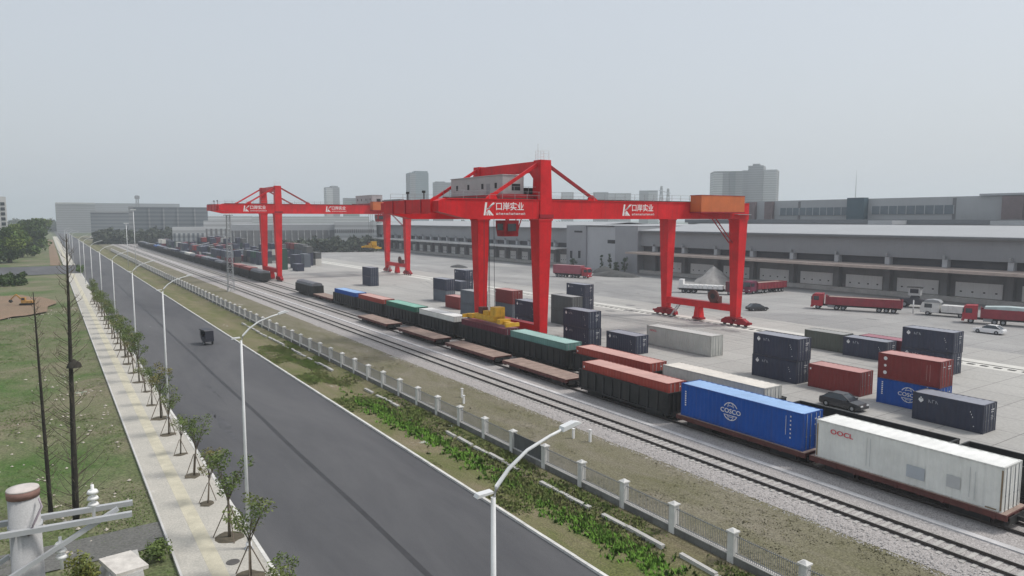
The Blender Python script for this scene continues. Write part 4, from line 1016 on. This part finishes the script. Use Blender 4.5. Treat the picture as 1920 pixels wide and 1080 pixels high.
w = thing('warehouse_block', 'pale three part blank block joining the two long warehouses', 'warehouse', (WX - 1.5, 178, 0))
MB().box(0, 60, .05, 11.6, AP, 16.3).build('wall_section', M_whm, w); MB().box(.6, 60, 11.61, 28, AP, 16.0).build('wall_section', M_whl, w); MB().box(0, 60, 28.01, 39.9, AP, 16.2).build('wall_section', M_whm, w)
MB().box(.53, .6, 12.1, 16.3, 9.9, 11.2).build('window', M_dark, w); MB().box(-.06, 0, 30.2, 35.0, 13.6, 14.3).build('window', M_dark, w)
MB().box(-.06, 0, 31.2, 32.6, 3.8, 6.6).build('window', M_dark, w); MB().box(-.06, 0, 36.2, 37.6, 3.6, 6.4).build('window', M_dark, w)
MB().box(-.1, 61, -.1, 40, 16.31, 16.5).build('coping', M_whl, w)
# second row of sheds behind
w = thing('office_block', 'long grey block with window strips and a dark teal stair tower behind the warehouse', 'building', (262, 30, 0))
MB().box(0, 40, 0, 175, -.5, 26.5).build('wall', mat('wall_far', (.36,.37,.375), .7, .08, .06, streak=.1), w)
for (a, b_, z0, z1) in ((118-30, 147-30, 20.5, 23.6), (150-30, 187-30, 20.3, 23.4), (60-30, 90-30, 20.2, 24)):
    s = MB().box(-.3, 0, a, b_, z0, z1).build('window_strip', mat('window_far', (.12,.15,.17), .3, .1), w)
    n = int((b_ - a) / 3)
    for k in range(n + 1): MB().box(-.42, -.3, a + k*(b_-a)/n - .12, a + k*(b_-a)/n + .12, z0, z1).build('mullion', M_whl, s)
MB().box(-3, 0, 148.6-30, 155.4-30, -.5, 26.9).build('stair_tower', mat('teal_cladding', (.055,.095,.115), .6, .1, .2), w)
for yy in (88, 118-30+60, 200-30, 68, 34): MB().box(-.25, 0, yy - .5, yy + .5, 18, 26).build('downpipe', M_low, w)
for (a, b_) in ((97-30, 103-30), (190-30, 194-30), (199-30, 204-30)): MB().box(-1.5, 0, a, b_, 17, 26.2).build('brown_panel', mat('panel_brown', (.17,.13,.13), .7, .2, .3), w)
MB().box(-1, 41, -1, 110-30, 26.52, 27.2).build('parapet', M_whl, w)
w = thing('shed', 'low dark edged shed roof between the warehouse and the far grey block', 'shed', (236, -30, 0))
MB().box(0, 20, 0, 245, -.5, 17.2).build('wall', M_whm, w); MB().box(-1, 21, -1, 246, 17.21, 18.6).build('roof_edge', mat('roof_dark', (.13,.14,.15), .6, .1), w)
for (a, b_) in ((108, 122), (150, 158)): MB().box(-10, -1.01, a, b_, 17.0, 18.3).build('skylight', M_roof, w)

# ---------------------------------------------------------------- far buildings seen through the haze
def bear(u, D):
    a = R(YAW) + math.atan((u - 960) / 1316.4); return D * math.sin(a), D * math.cos(a), D * math.cos(a - R(YAW)) / 1316.4   # x, y, metres per px
M_tow = {}
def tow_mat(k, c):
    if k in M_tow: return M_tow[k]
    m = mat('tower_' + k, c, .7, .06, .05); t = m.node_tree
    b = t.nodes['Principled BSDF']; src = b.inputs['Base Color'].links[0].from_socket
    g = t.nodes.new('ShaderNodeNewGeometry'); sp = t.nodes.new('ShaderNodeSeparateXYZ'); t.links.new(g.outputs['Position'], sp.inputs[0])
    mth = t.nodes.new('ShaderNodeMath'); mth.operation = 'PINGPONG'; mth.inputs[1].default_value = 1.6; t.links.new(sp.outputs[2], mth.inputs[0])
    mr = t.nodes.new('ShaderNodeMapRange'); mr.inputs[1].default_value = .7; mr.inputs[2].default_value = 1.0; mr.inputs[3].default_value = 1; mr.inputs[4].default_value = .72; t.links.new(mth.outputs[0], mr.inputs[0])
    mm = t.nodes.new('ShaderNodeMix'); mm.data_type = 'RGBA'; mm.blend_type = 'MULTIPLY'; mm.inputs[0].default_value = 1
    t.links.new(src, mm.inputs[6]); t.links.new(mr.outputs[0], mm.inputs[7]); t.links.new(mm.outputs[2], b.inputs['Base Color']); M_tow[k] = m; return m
def block(name, label, u0, u1, v, D, m, depth=None, turn=0, cat='building', parts=(), group=None):
    x, y, mp = bear((u0 + u1) / 2, D); W = (u1 - u0) * mp; Hh = CAMH + (410.5 - v) * mp; d = depth or W
    ang = -(R(YAW) + math.atan(((u0 + u1)/2 - 960) / 1316.4)) + turn
    t = thing(name, label, cat, (x, y, -.62), ang, group)
    W2 = W / (abs(math.cos(turn)) + abs(math.sin(turn)) * d / W) if turn else W
    MB().box(-W2/2, W2/2, 0, d, 0, Hh).build('wall', m, t)
    for (a, b_, y0_, y1_, z0, z1, mm, nm) in parts:
        MB().box(-W2/2 + a*W2, -W2/2 + b_*W2, y0_, y1_, z0*Hh, z1*Hh).build(nm, mm, t)
    return t
TB = tow_mat('blue', (.22,.27,.29)); TG = tow_mat('grey', (.27,.28,.29)); TD = tow_mat('dark', (.17,.19,.205)); TP = tow_mat('pale', (.50,.51,.51)); TGr = tow_mat('green', (.30,.36,.33))  # pale buildings; some of the distant haze is put into these grey-blue tones
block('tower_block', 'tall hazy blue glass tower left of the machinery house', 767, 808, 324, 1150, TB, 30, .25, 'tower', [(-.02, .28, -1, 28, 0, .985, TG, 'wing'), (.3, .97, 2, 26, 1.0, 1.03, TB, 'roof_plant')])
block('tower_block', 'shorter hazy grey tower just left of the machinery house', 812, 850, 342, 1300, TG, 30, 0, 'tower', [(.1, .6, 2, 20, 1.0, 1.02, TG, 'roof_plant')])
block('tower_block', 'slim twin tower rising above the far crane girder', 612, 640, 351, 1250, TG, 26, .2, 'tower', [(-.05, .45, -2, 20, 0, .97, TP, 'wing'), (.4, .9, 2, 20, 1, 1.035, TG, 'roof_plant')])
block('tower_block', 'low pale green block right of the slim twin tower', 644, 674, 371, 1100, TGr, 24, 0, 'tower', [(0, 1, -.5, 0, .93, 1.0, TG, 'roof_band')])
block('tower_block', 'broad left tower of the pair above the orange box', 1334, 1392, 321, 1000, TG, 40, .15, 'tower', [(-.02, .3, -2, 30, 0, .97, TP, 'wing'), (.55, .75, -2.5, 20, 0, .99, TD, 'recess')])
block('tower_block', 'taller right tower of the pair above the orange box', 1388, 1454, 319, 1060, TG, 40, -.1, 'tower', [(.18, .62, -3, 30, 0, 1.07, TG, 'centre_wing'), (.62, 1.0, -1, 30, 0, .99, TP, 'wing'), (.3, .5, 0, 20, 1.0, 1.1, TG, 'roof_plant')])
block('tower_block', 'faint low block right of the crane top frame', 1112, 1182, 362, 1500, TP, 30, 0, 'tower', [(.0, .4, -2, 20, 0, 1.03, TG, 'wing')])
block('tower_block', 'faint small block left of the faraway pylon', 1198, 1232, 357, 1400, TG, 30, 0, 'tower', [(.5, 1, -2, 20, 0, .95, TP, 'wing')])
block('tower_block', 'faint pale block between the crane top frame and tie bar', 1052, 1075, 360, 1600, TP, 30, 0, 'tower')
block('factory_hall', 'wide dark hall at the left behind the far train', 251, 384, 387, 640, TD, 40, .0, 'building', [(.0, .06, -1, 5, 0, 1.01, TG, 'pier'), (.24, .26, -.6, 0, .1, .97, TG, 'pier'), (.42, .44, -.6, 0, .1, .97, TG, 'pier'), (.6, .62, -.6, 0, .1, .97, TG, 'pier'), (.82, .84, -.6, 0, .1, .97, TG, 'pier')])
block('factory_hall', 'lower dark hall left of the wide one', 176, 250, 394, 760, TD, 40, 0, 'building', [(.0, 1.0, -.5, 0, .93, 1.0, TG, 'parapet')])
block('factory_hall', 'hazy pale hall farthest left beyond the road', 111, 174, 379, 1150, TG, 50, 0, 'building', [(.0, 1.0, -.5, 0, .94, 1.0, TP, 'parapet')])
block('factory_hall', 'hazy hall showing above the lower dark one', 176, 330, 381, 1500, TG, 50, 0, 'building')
block('factory_hall', 'pale low building with arched bays left of the far crane', 385, 470, 412, 520, TP, 18, 0, 'building', [(.1*k + .03, .1*k + .075, -.4, 0, .25, .7, M_low, 'bay') for k in range(9)])
block('factory_hall', 'pale low building with dark bays behind the far train', 325, 382, 424, 470, TP, 16, 0, 'building', [(.14*k + .03, .14*k + .1, -.4, 0, .2, .75, TD, 'bay') for k in range(7)])
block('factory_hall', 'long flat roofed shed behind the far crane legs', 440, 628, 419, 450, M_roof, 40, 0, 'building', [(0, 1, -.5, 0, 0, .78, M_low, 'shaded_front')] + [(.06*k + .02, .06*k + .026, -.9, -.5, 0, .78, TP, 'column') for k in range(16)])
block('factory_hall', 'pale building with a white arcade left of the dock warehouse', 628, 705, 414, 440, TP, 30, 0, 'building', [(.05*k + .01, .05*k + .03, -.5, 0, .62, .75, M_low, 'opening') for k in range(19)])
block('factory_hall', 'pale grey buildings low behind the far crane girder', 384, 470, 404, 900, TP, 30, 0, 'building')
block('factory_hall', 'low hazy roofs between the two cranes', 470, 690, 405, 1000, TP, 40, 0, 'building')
# left edge
t = block('apartment_house', 'white apartment house cut by the left edge of the picture', -60, 6, 366, 420, mat('house_white', (.50,.50,.50), .7, .06, .1), 20, 0, 'building', [(.86, .96, -.2, 0, .08*k + .06, .08*k + .11, M_glass, 'window') for k in range(11)])
block('low_house', 'low white house left of the round green trees', -40, 40, 434, 520, MATS['house_white'], 12, 0, 'building', [(-.01, 1.01, -.6, 12.5, .88, 1.0, M_grey, 'roof_edge'), (.6, .68, -.2, 0, .35, .6, M_dark, 'window'), (.85, .93, -.2, 0, .35, .6, M_dark, 'window')])
# lattice mast, pylon and aerials
def lattice(b, x, y, z0, z1, w0, w1, n, r):
    prev = None
    for i in range(n + 1):
        t = i / n; z = z0 + (z1 - z0) * t; w = (w0 + (w1 - w0) * t) / 2
        ring = [(x - w, y - w, z), (x + w, y - w, z), (x + w, y + w, z), (x - w, y + w, z)]
        for k in range(4): b.bar(ring[k], ring[(k+1) % 4], r * .7)
        if prev:
            for k in range(4): b.bar(prev[k], ring[k], r); b.bar(prev[k], ring[(k+1) % 4], r * .7)
        prev = ring
t = thing('lattice_mast', 'tall grey lattice light mast by the tracks before the far crane', 'mast', (39.0, 190.5, .05))
b = MB(); lattice(b, 0, 0, 0, 19.6, 1.5, .8, 13, .11); b.build('lattice', M_grey, t)
MB().box(-.9, .9, -.9, .9, 0, .35).build('base_block', M_conc, t)
MB().box(-1.1, 1.1, -.6, .6, 19.6, 19.75).build('platform', M_grey, t)
for k in range(4): MB().box(-1.0 + k*.55, -.65 + k*.55, -.75, -.5, 19.75, 20.1).build('floodlight', M_lamp, t)
x, y, mp = bear(1245, 1300)
t = thing('power_pylon', 'faint power pylon above the foreground crane girder', 'pylon', (x, y, -.62)); b = MB(); lattice(b, -8, 0, 0, 78, 9, 2, 9, .8); lattice(b, 9, 0, 0, 74, 9, 2, 9, .8); b.bar((-14, 0, 70), (15, 0, 66), 1.0); b.build('lattice', M_grey, t)
x, y, mp = bear(1602, 900); tag(MB().tube([(x, y, -.6), (x, y, 55), (x, y, 74)], [.6, .4, .2], 6).build('aerial_mast', M_galv), 'thin pale mast above the roofs at the right', 'mast')
x, y, mp = bear(259, 700); t = thing('radio_mast', 'small lattice radio mast above the dark hall', 'mast', (x, y, -.62)); b = MB(); lattice(b, 0, 0, 0, 40, 4, 1.6, 9, .35); b.build('lattice', M_grey, t); MB().box(-1.8, 1.8, -1.8, 1.8, 37, 39.5).build('antenna_head', M_grey, t)

# ---------------------------------------------------------------- trees
def leaf_cloud(b, ctr, rad, n, s, flat=1.0):
    for _ in range(n):
        while True:
            p = Vector((random.uniform(-1,1), random.uniform(-1,1), random.uniform(-1,1)))
            if .15 < p.length < 1: break
        c = Vector(ctr) + Vector((p.x * rad, p.y * rad, p.z * rad * flat))
        d = Vector((random.gauss(0,1), random.gauss(0,1), random.gauss(0,.7))).normalized(); e = d.cross(Vector((random.gauss(0,1), random.gauss(0,1), random.gauss(0,1)))).normalized()
        l, w = s * random.uniform(.7, 1.4), s * random.uniform(.35, .7)
        b.v += [tuple(c - d*l), tuple(c + e*w), tuple(c + d*l), tuple(c - e*w)]; o = len(b.v) - 4
        b.f.append([o, o+1, o+2, o+3]); b.sm.append(False)
def street_tree_meshes(seed):
    random.seed(seed); tr = MB(); cr = [MB(), MB()]
    lean = (random.uniform(-.12,.12), random.uniform(-.12,.12)); top = (lean[0], lean[1], 2.3)
    tr.tube([(0,0,0), (lean[0]*.5, lean[1]*.5, 1.2), top], [.085, .07, .055], 7)
    for k in range(7):
        a = k * 2.4 + random.uniform(-.4,.4); r = random.uniform(.45, .95); zz = random.uniform(3.1, 4.5)
        e = (top[0] + r*math.cos(a), top[1] + r*math.sin(a), zz); m = tuple((p + q)/2 + random.uniform(-.08,.08) for p, q in zip(top, e))
        tr.tube([(top[0], top[1], 1.9 + .06*k), m, e], [.035, .025, .012], 5)
        leaf_cloud(cr[k % 2], e, random.uniform(.38, .6), 85, .085, .85); leaf_cloud(cr[(k+1) % 2], m, .34, 26, .08)
    leaf_cloud(cr[0], (top[0], top[1], 4.5), .4, 60, .085)
    st = MB()
    for k in range(3):
        a = k * 2.094 + .5; st.bar((.85*math.cos(a), .85*math.sin(a), -.04), (.07*math.cos(a), .07*math.sin(a), 1.75), .05)
    return tr.mesh('trunk'), cr[0].mesh('crown'), cr[1].mesh('crown'), st.mesh('support_stakes')
STM = [street_tree_meshes(s) for s in (11, 23, 37, 51, 64, 78, 92)]
random.seed(99)
pit = MB(); n = 12; pit.add([(.72*math.cos(2*math.pi*k/n)*(1+.15*math.sin(k*3)), .78*math.sin(2*math.pi*k/n), 0) for k in range(n)] + [(0,0,.05)], [(k, (k+1) % n, n) for k in range(n)]); pitm = pit.mesh('soil_pit')
M_soil = mat('pit_soil', (.10,.085,.06), .95, .3, 3, fine=.2)
for k in range(27):
    y = 30.6 + 5.9 * k + random.uniform(-.35, .35); v = STM[(k * 3) % 7]; s = random.uniform(.72, 1.2)
    t = thing('street_tree', '%s staked young street tree along the pavement from the camera' % ORD[k], 'tree', (7.95 + random.uniform(-.08,.08), y, .124), random.uniform(0, 6.28), 'staked street trees along the pavement'); t.scale = (s * random.uniform(.85, 1.15), s * random.uniform(.85, 1.15), s * random.uniform(.9, 1.12)); t.rotation_euler = (random.uniform(-.05, .05), random.uniform(-.05, .05), t.rotation_euler[2])
    link('trunk', v[0], M_bark, t); link('crown', v[1], M_leaf[k % 4], t); link('crown', v[2], M_leaf[(k + 1) % 3], t); link('support_stakes', v[3], M_stake, t); link('soil_pit', pitm, M_soil, t)
def big_tree(label, x, y, h, w, seed, nl=2600, ls=.45, mats=M_leafd, name='tree', group=None, lo=.17):
    random.seed(seed); t = thing(name, label, 'tree', (x, y, -.05), 0, group)
    tr = MB(); tr.tube([(0,0,-.3), (.1,0,h*.25), (0,.1,h*.55)], [w*.05, w*.04, w*.02], 8); cr = [MB(), MB(), MB()]
    for k in range(20):
        a = random.uniform(0, 6.283); rr = random.uniform(.1, .75) * w/2; zz = h * random.uniform(lo, .86)
        rr *= (1.15 - abs(zz/h - .5)); c = (rr*math.cos(a), rr*math.sin(a), zz); tr.tube([(0,0,h*.25), (c[0]*.6, c[1]*.6, zz*.85), c], [w*.02, w*.012, w*.004], 5)
        leaf_cloud(cr[k % 3], c, w * random.uniform(.16, .27), nl // 16, ls, .8)
    tr.build('trunk', M_bark, t)
    for i, c in enumerate(cr): c.build('crown', mats[i % len(mats)], t)
    return t
big_tree('big round green tree nearest on the left beyond the side road', -14.0, 372, 15.5, 19, 1, 6500, .55)
big_tree('second green tree in the row on the left behind the nearest', -11.0, 420, 17, 18, 2, 4500, .6)
big_tree('third green tree in the left row, farther along the road', -8.5, 480, 19, 19, 3, 3600, .7)
big_tree('fourth hazy green tree at the back of the left row', -6.0, 560, 21, 20, 4, 2800, .8)
big_tree('small dark tree behind the low white house', -38, 560, 18, 17, 5, 1500, .8, [M_leafd[1]])
# shrubs by the pale warehouse block
for k, (x, y, h, w) in enumerate([(168.2, 182, 6.2, 2.4), (168.0, 189.5, 7.2, 1.6), (168.4, 194.5, 6.6, 1.5), (167.9, 186, 4.0, 3.0), (167.5, 210, 4.5, 3.4)]):
    big_tree('%s dark green sapling from the right against the pale warehouse block' % ORD[k], x, y, h, w, 60 + k, 500, .18, [M_leafd[1]], 'sapling')
M_heap = mat('heap_dark', (.07,.072,.07), .9, .35, .6)
def heap(name, label, x, y, rx, ry, h, m, seed, rot=0, pointy=1.6):
    b = MB(); nr, nt = 5, 14; vs = [(0,0,h)]
    for i in range(1, nr + 1):
        for k in range(nt):
            t = i / nr; a = 2*math.pi*k/nt; j = 1 + .16 * nz(k*1.7, i*2.1 + seed, .9); vs.append((rx*t*j*math.cos(a), ry*t*j*math.sin(a), h*(1 - t)**(1/pointy) * j if i < nr else -.1))
    fs = [(0, 1 + k, 1 + (k+1) % nt) for k in range(nt)]
    for i in range(nr - 1):
        for k in range(nt): a = 1 + i*nt; fs.append((a + k, a + nt + k, a + nt + (k+1) % nt, a + (k+1) % nt))
    o = b.add(vs, fs, True).build(name, m, None, (x, y, AP)); o.rotation_euler = (0,0,rot); return tag(o, label, 'heap')
heap('gravel_heap', 'pale cone shaped gravel heap behind the sack lorry', 163.5, 138.5, 5.5, 6, 5.0, mat('gravel_pale', (.33,.315,.30), .95, .2, .8, fine=.2), 2, 0, 1.0)
heap('sheeted_heap', 'low dark sheeted heap left of the yard-side crane legs', 155, 172, 4, 9, 2.0, M_heap, 5, .4)
heap('scrap_heap', 'dark scrap heap before the pale warehouse block', 160, 183, 4, 6.5, 2.6, M_heap, 8, -.2)
heap('material_heap', 'dark heap with pale sheets before the dock warehouse', 133, 238, 2.2, 5, 1.1, M_heap, 12, .2)
# distant woods, one mass each
def wood(name, label, u0, u1, D, h, n, s, m, seed):
    random.seed(seed); b = MB()
    for _ in range(n):
        u = random.uniform(u0, u1); x, y, mp = bear(u, D * random.uniform(.96, 1.04)); top = h * (.65 + .45 * nz(u, D, .09) + .2 * nz(u, D, .4))
        leaf_cloud(b, (x, y, random.uniform(0, 1) * top), s * 1.2, 6, s, .8)
    o = b.build(name, m); return tag(o, label, 'wood', None, 'stuff')
M_wood = mat('wood_far', (.055,.068,.045), .9, .3, .05)
wood('distant_wood', 'dark line of trees behind the far container yard', 176, 330, 620, 13, 700, 1.9, M_wood, 1)
wood('distant_wood', 'hazy low trees on the left horizon', -20, 190, 1300, 22, 700, 3.4, M_wood, 2)
wood('distant_wood', 'dark trees behind the parked stock near the far crane legs', 520, 705, 425, 9.5, 700, 1.5, M_wood, 3)
wood('distant_wood', 'hazy tree line on the horizon behind the cranes', 330, 1120, 1450, 17, 1200, 3.2, M_wood, 4)
wood('distant_wood', 'dark hedge at the end of the yard', 250, 520, 640, 8, 500, 1.6, M_wood, 5)
wood('distant_bushes', 'bushes at the corner of the side road on the left', -10, 40, 250, 3.0, 160, .6, M_leafd[1], 6)
wood('distant_bushes', 'green bushes along the far pavement', 138, 150, 300, 2.2, 90, .35, M_leafd[0], 7)
# bare conifers on the left
def bare_tree(label, x, y, h, r0, lean, seed, nb, bl):
    random.seed(seed); t = thing('bare_tree', label, 'tree', (x, y, -.1))
    pts = [(lean[0]*k/8, lean[1]*k/8 + .03*math.sin(k*1.7), h*k/8) for k in range(9)]
    MB().tube(pts, [r0*(1 - k/8)**.8 + .025 for k in range(9)], 8).build('trunk', M_barkd, t); b = MB()
    for i in range(nb):
        z = h * (.05 + .93 * (i / nb)); a = random.uniform(0, 6.283); f = z / h; L = bl * (1.05 - f) ** .8 * random.uniform(.55, 1.1) + .12
        bx, by = lean[0]*f, lean[1]*f; e = (bx + L*math.cos(a)*.85, by + L*math.sin(a)*.85, z + L*random.uniform(.55, .95)); m = (bx + L*math.cos(a)*.5, by + L*math.sin(a)*.5, z + L*.38)
        b.tube([(bx, by, z), m, e], [.028*(1.15-f), .017, .006], 4, False)
        for q in range(3): tt = random.uniform(.4, .95); p = tuple(p_ + (q_ - p_)*tt for p_, q_ in zip(m, e)); b.tube([p, (p[0] + random.uniform(-.25,.25), p[1] + random.uniform(-.25,.25), p[2] + random.uniform(.1,.4))], [.008, .004], 3, False)
    b.build('branches', M_bark, t); return t
bare_tree('tall bare conifer with upswept twigs left of the pavement', .55, 50, 18.0, .17, (.42, 0), 5, 130, 2.1)
bare_tree('thinner bare conifer left of the tall one', -.75, 52, 14.4, .11, (-.15, 0), 9, 80, 1.1)
o = heap('crow_nest', 'dark twiggy nest in the tall bare conifer', 0, 0, .42, .42, .42, M_barkd, 3); o.location = (.95, 50, 9.85); o['category'] = 'nest'

# ---------------------------------------------------------------- street lamps
pole = MB().tube([(0,0,.0), (0,0,.35)], [.16, .16], 10).tube([(0,0,.35), (0,0,6), (0,0,12.0)], [.105, .085, .062], 10)
armp = [(0,0,11.9), (.10,0,12.25), (.45,0,12.62), (1.0,0,12.98), (1.7,0,13.22), (2.15,0,13.33)]
lm = dict(pole=pole.mesh('pole'), arm=MB().tube(armp, [.06,.055,.05,.045,.04,.038], 8).mesh('arm'),
     head=MB().prism([(2.05,13.28),(2.62,13.40),(2.64,13.44),(2.45,13.48),(2.08,13.40)], 'y', -.10, .10).mesh('lamp_head'),
     lens=MB().prism([(2.15,13.288),(2.56,13.373),(2.56,13.385),(2.15,13.30)], 'y', -.08, .08).mesh('lens'),
     side=MB().prism([(-.5,12.10),(-.05,12.14),(-.05,12.19),(-.45,12.18)], 'y', -.1, .1).mesh('side_lamp'), base=MB().box(-.22,.22,-.22,.22,0,.04).mesh('base_plate'))
for k, y in enumerate((13.8, 40.05, 71.4, 98.8, 130.6, 163, 198, 237.5, 269.5, 345, 385, 430, 480)):
    t = thing('street_lamp', '%s white curved-arm street lamp along the pavement from the camera' % ORD[k], 'street lamp', (8.62, y, .121), random.uniform(-.03,.03), 'street lamps along the pavement')
    p = link('pole', lm['pole'], M_lamp, t); link('base_plate', lm['base'], M_galv, t); a = link('arm', lm['arm'], M_lamp, t)
    h = link('lamp_head', lm['head'], M_lamp, t); link('lens', lm['lens'], M_glass, h); link('side_lamp', lm['side'], M_lamp, t)
for k, (x, y, h) in enumerate(((26.6, 289, 22), (26.2, 314, 17))):
    t = thing('light_pole', ['tall thin pole on the verge before the dark hall', 'shorter light pole with a flat head on the far verge'][k], 'pole', (x, y, 0))
    MB().tube([(0,0,-.4), (0,0,h)], [.16, .09], 8).build('pole', M_lamp, t); MB().box(-.9, .9, -.3, .3, h, h + .25).build('head', M_lamp, t)
# marker posts and small boxes beside the track
for k, (u_x, y, h) in enumerate(((35.4, 62.8, .9), (34.3, 60.5, .8), (36.5, 45.5, .8), (37.1, 44.0, 1.0))):
    t = tag(MB().box(-.09, .09, -.09, .09, -.1, h).box(-.12, .12, -.12, .12, h, h + .06).build('marker_post', M_white, None, (u_x, y, slope_z(u_x, y))), '%s short white marker post beside the track from the left' % ORD[k], 'post', 'white marker posts on the embankment')
tag(MB().tube([(7.5, 38.9, .1265), (7.5, 38.9, .132)], .36, 20).build('manhole_cover', mat('iron_lid', (.09,.085,.08), .7, .2, 4)), 'round dark manhole cover on the pavement near the bottom', 'manhole')

# ---------------------------------------------------------------- concrete power pole close to the camera
t = thing('power_pole', 'grey concrete power pole with steel cross arms at the lower left', 'power pole', (-.36, 8.8, -.4))
MB().tube([(0,0,0), (0,0,8), (0,0,16.28)], [.21, .18, .142], 24).build('shaft', mat('pole_concrete', (.40,.40,.40), .8, .1, 3, fine=.1, streak=.1), t)
MB().tube([(0,0,16.281), (0,0,16.36)], [.150, .152], 24).build('cap', mat('cap_rust', (.22,.13,.11), .8, .25, 6), t)
MB().tube([(0,0,16.361), (0,0,16.375), (0,0,16.39)], [.150, .146, .06], 24).build('cap_top', mat('cap_pale', (.55,.50,.47), .85, .15, 6), t)
ca = MB().box(-1.0, 1.0, -.20, -.145, 15.93, 15.985).build('cross_arm', M_galv, t); ca.rotation_euler = (0,0,R(-6))
cb_ = MB().box(-1.0, 1.0, .145, .20, 15.93, 15.985).build('cross_arm', M_galv, t); cb_.rotation_euler = (0,0,R(-6))
MB().bar((-.75, -.24, 15.22), (.85, -.20, 16.02), .045).build('brace', M_galv, t); MB().bar((-.75, .2, 15.25), (-.16, .16, 15.6), .045).build('brace', M_galv, t)
MB().tube([(0,0,15.94), (0,0,15.98)], .158, 24).build('clamp_band', M_galv, t)
for (x, y, z) in ((-.28, -.17, 16.2), (.62, -.2, 16.2), (.30, -.16, 15.68), (-.85, .17, 16.2)):
    b = MB()
    for q in range(3): b.tube([(x, y, z - .09 + q*.07), (x, y, z - .06 + q*.07)], [.06, .045], 12)
    b.tube([(x, y, z - .22), (x, y, z + .14)], .018, 6); b.build('insulator', M_white, t)
MB().tube([(.03,-.15,15.9), (.09,-.2,16.05), (.16,-.19,16.2), (.14,-.12,16.27)], .012, 5).build('jumper_cable', mat('cable_mauve', (.35,.30,.34), .6, .1), t)
# planted scrap by the pole foot: a broken concrete slab heap lower left
random.seed(5)
t = thing('slab_heap', 'broken concrete slab leaning on the grass at the lower left', 'slab', (2.3, 40.5, 0))
MB().taper((0,0,-.1), 2.0, 3.4, (.15,.1,.75), 1.5, 2.8).build('slab', M_conc, t); o = MB().box(-.8,.8,-1.2,1.0,.76,.95).build('broken_piece', mat('slab_pale', (.55,.52,.48), .9, .2, 2), t); o.rotation_euler = (.05, .08, .3)
big_tree('yellow green shrub beside the broken slab at the lower left', .6, 41.0, 1.9, 1.8, 77, 700, .10, [mat('shrub_yellow', (.16,.17,.03), .7, .3, 2), M_leaf[1]], 'shrub')
big_tree('low green shrub between the slab and the pavement', 4.1, 41.6, 1.1, 1.7, 78, 600, .10, [M_leaf[0], M_leaf[2]], 'shrub')

# ---------------------------------------------------------------- haze in the air
hz = MB().box(-4200, 7200, -700, 9700, -1.8, 175).build('haze', None); hz['kind'] = 'stuff'; tag(hz, 'pale grey haze filling the air over the whole place', 'haze')
hm = bpy.data.materials.new('haze_air'); hm.use_nodes = True; ht = hm.node_tree; ht.nodes.clear()
ho = ht.nodes.new('ShaderNodeOutputMaterial'); hv = ht.nodes.new('ShaderNodeVolumePrincipled')
hv.inputs['Color'].default_value = (.86, .92, .99, 1); hv.inputs['Density'].default_value = 0.00034; hv.inputs['Anisotropy'].default_value = .25
ht.links.new(hv.outputs[0], ho.inputs['Volume']); hz.data.materials.append(hm)
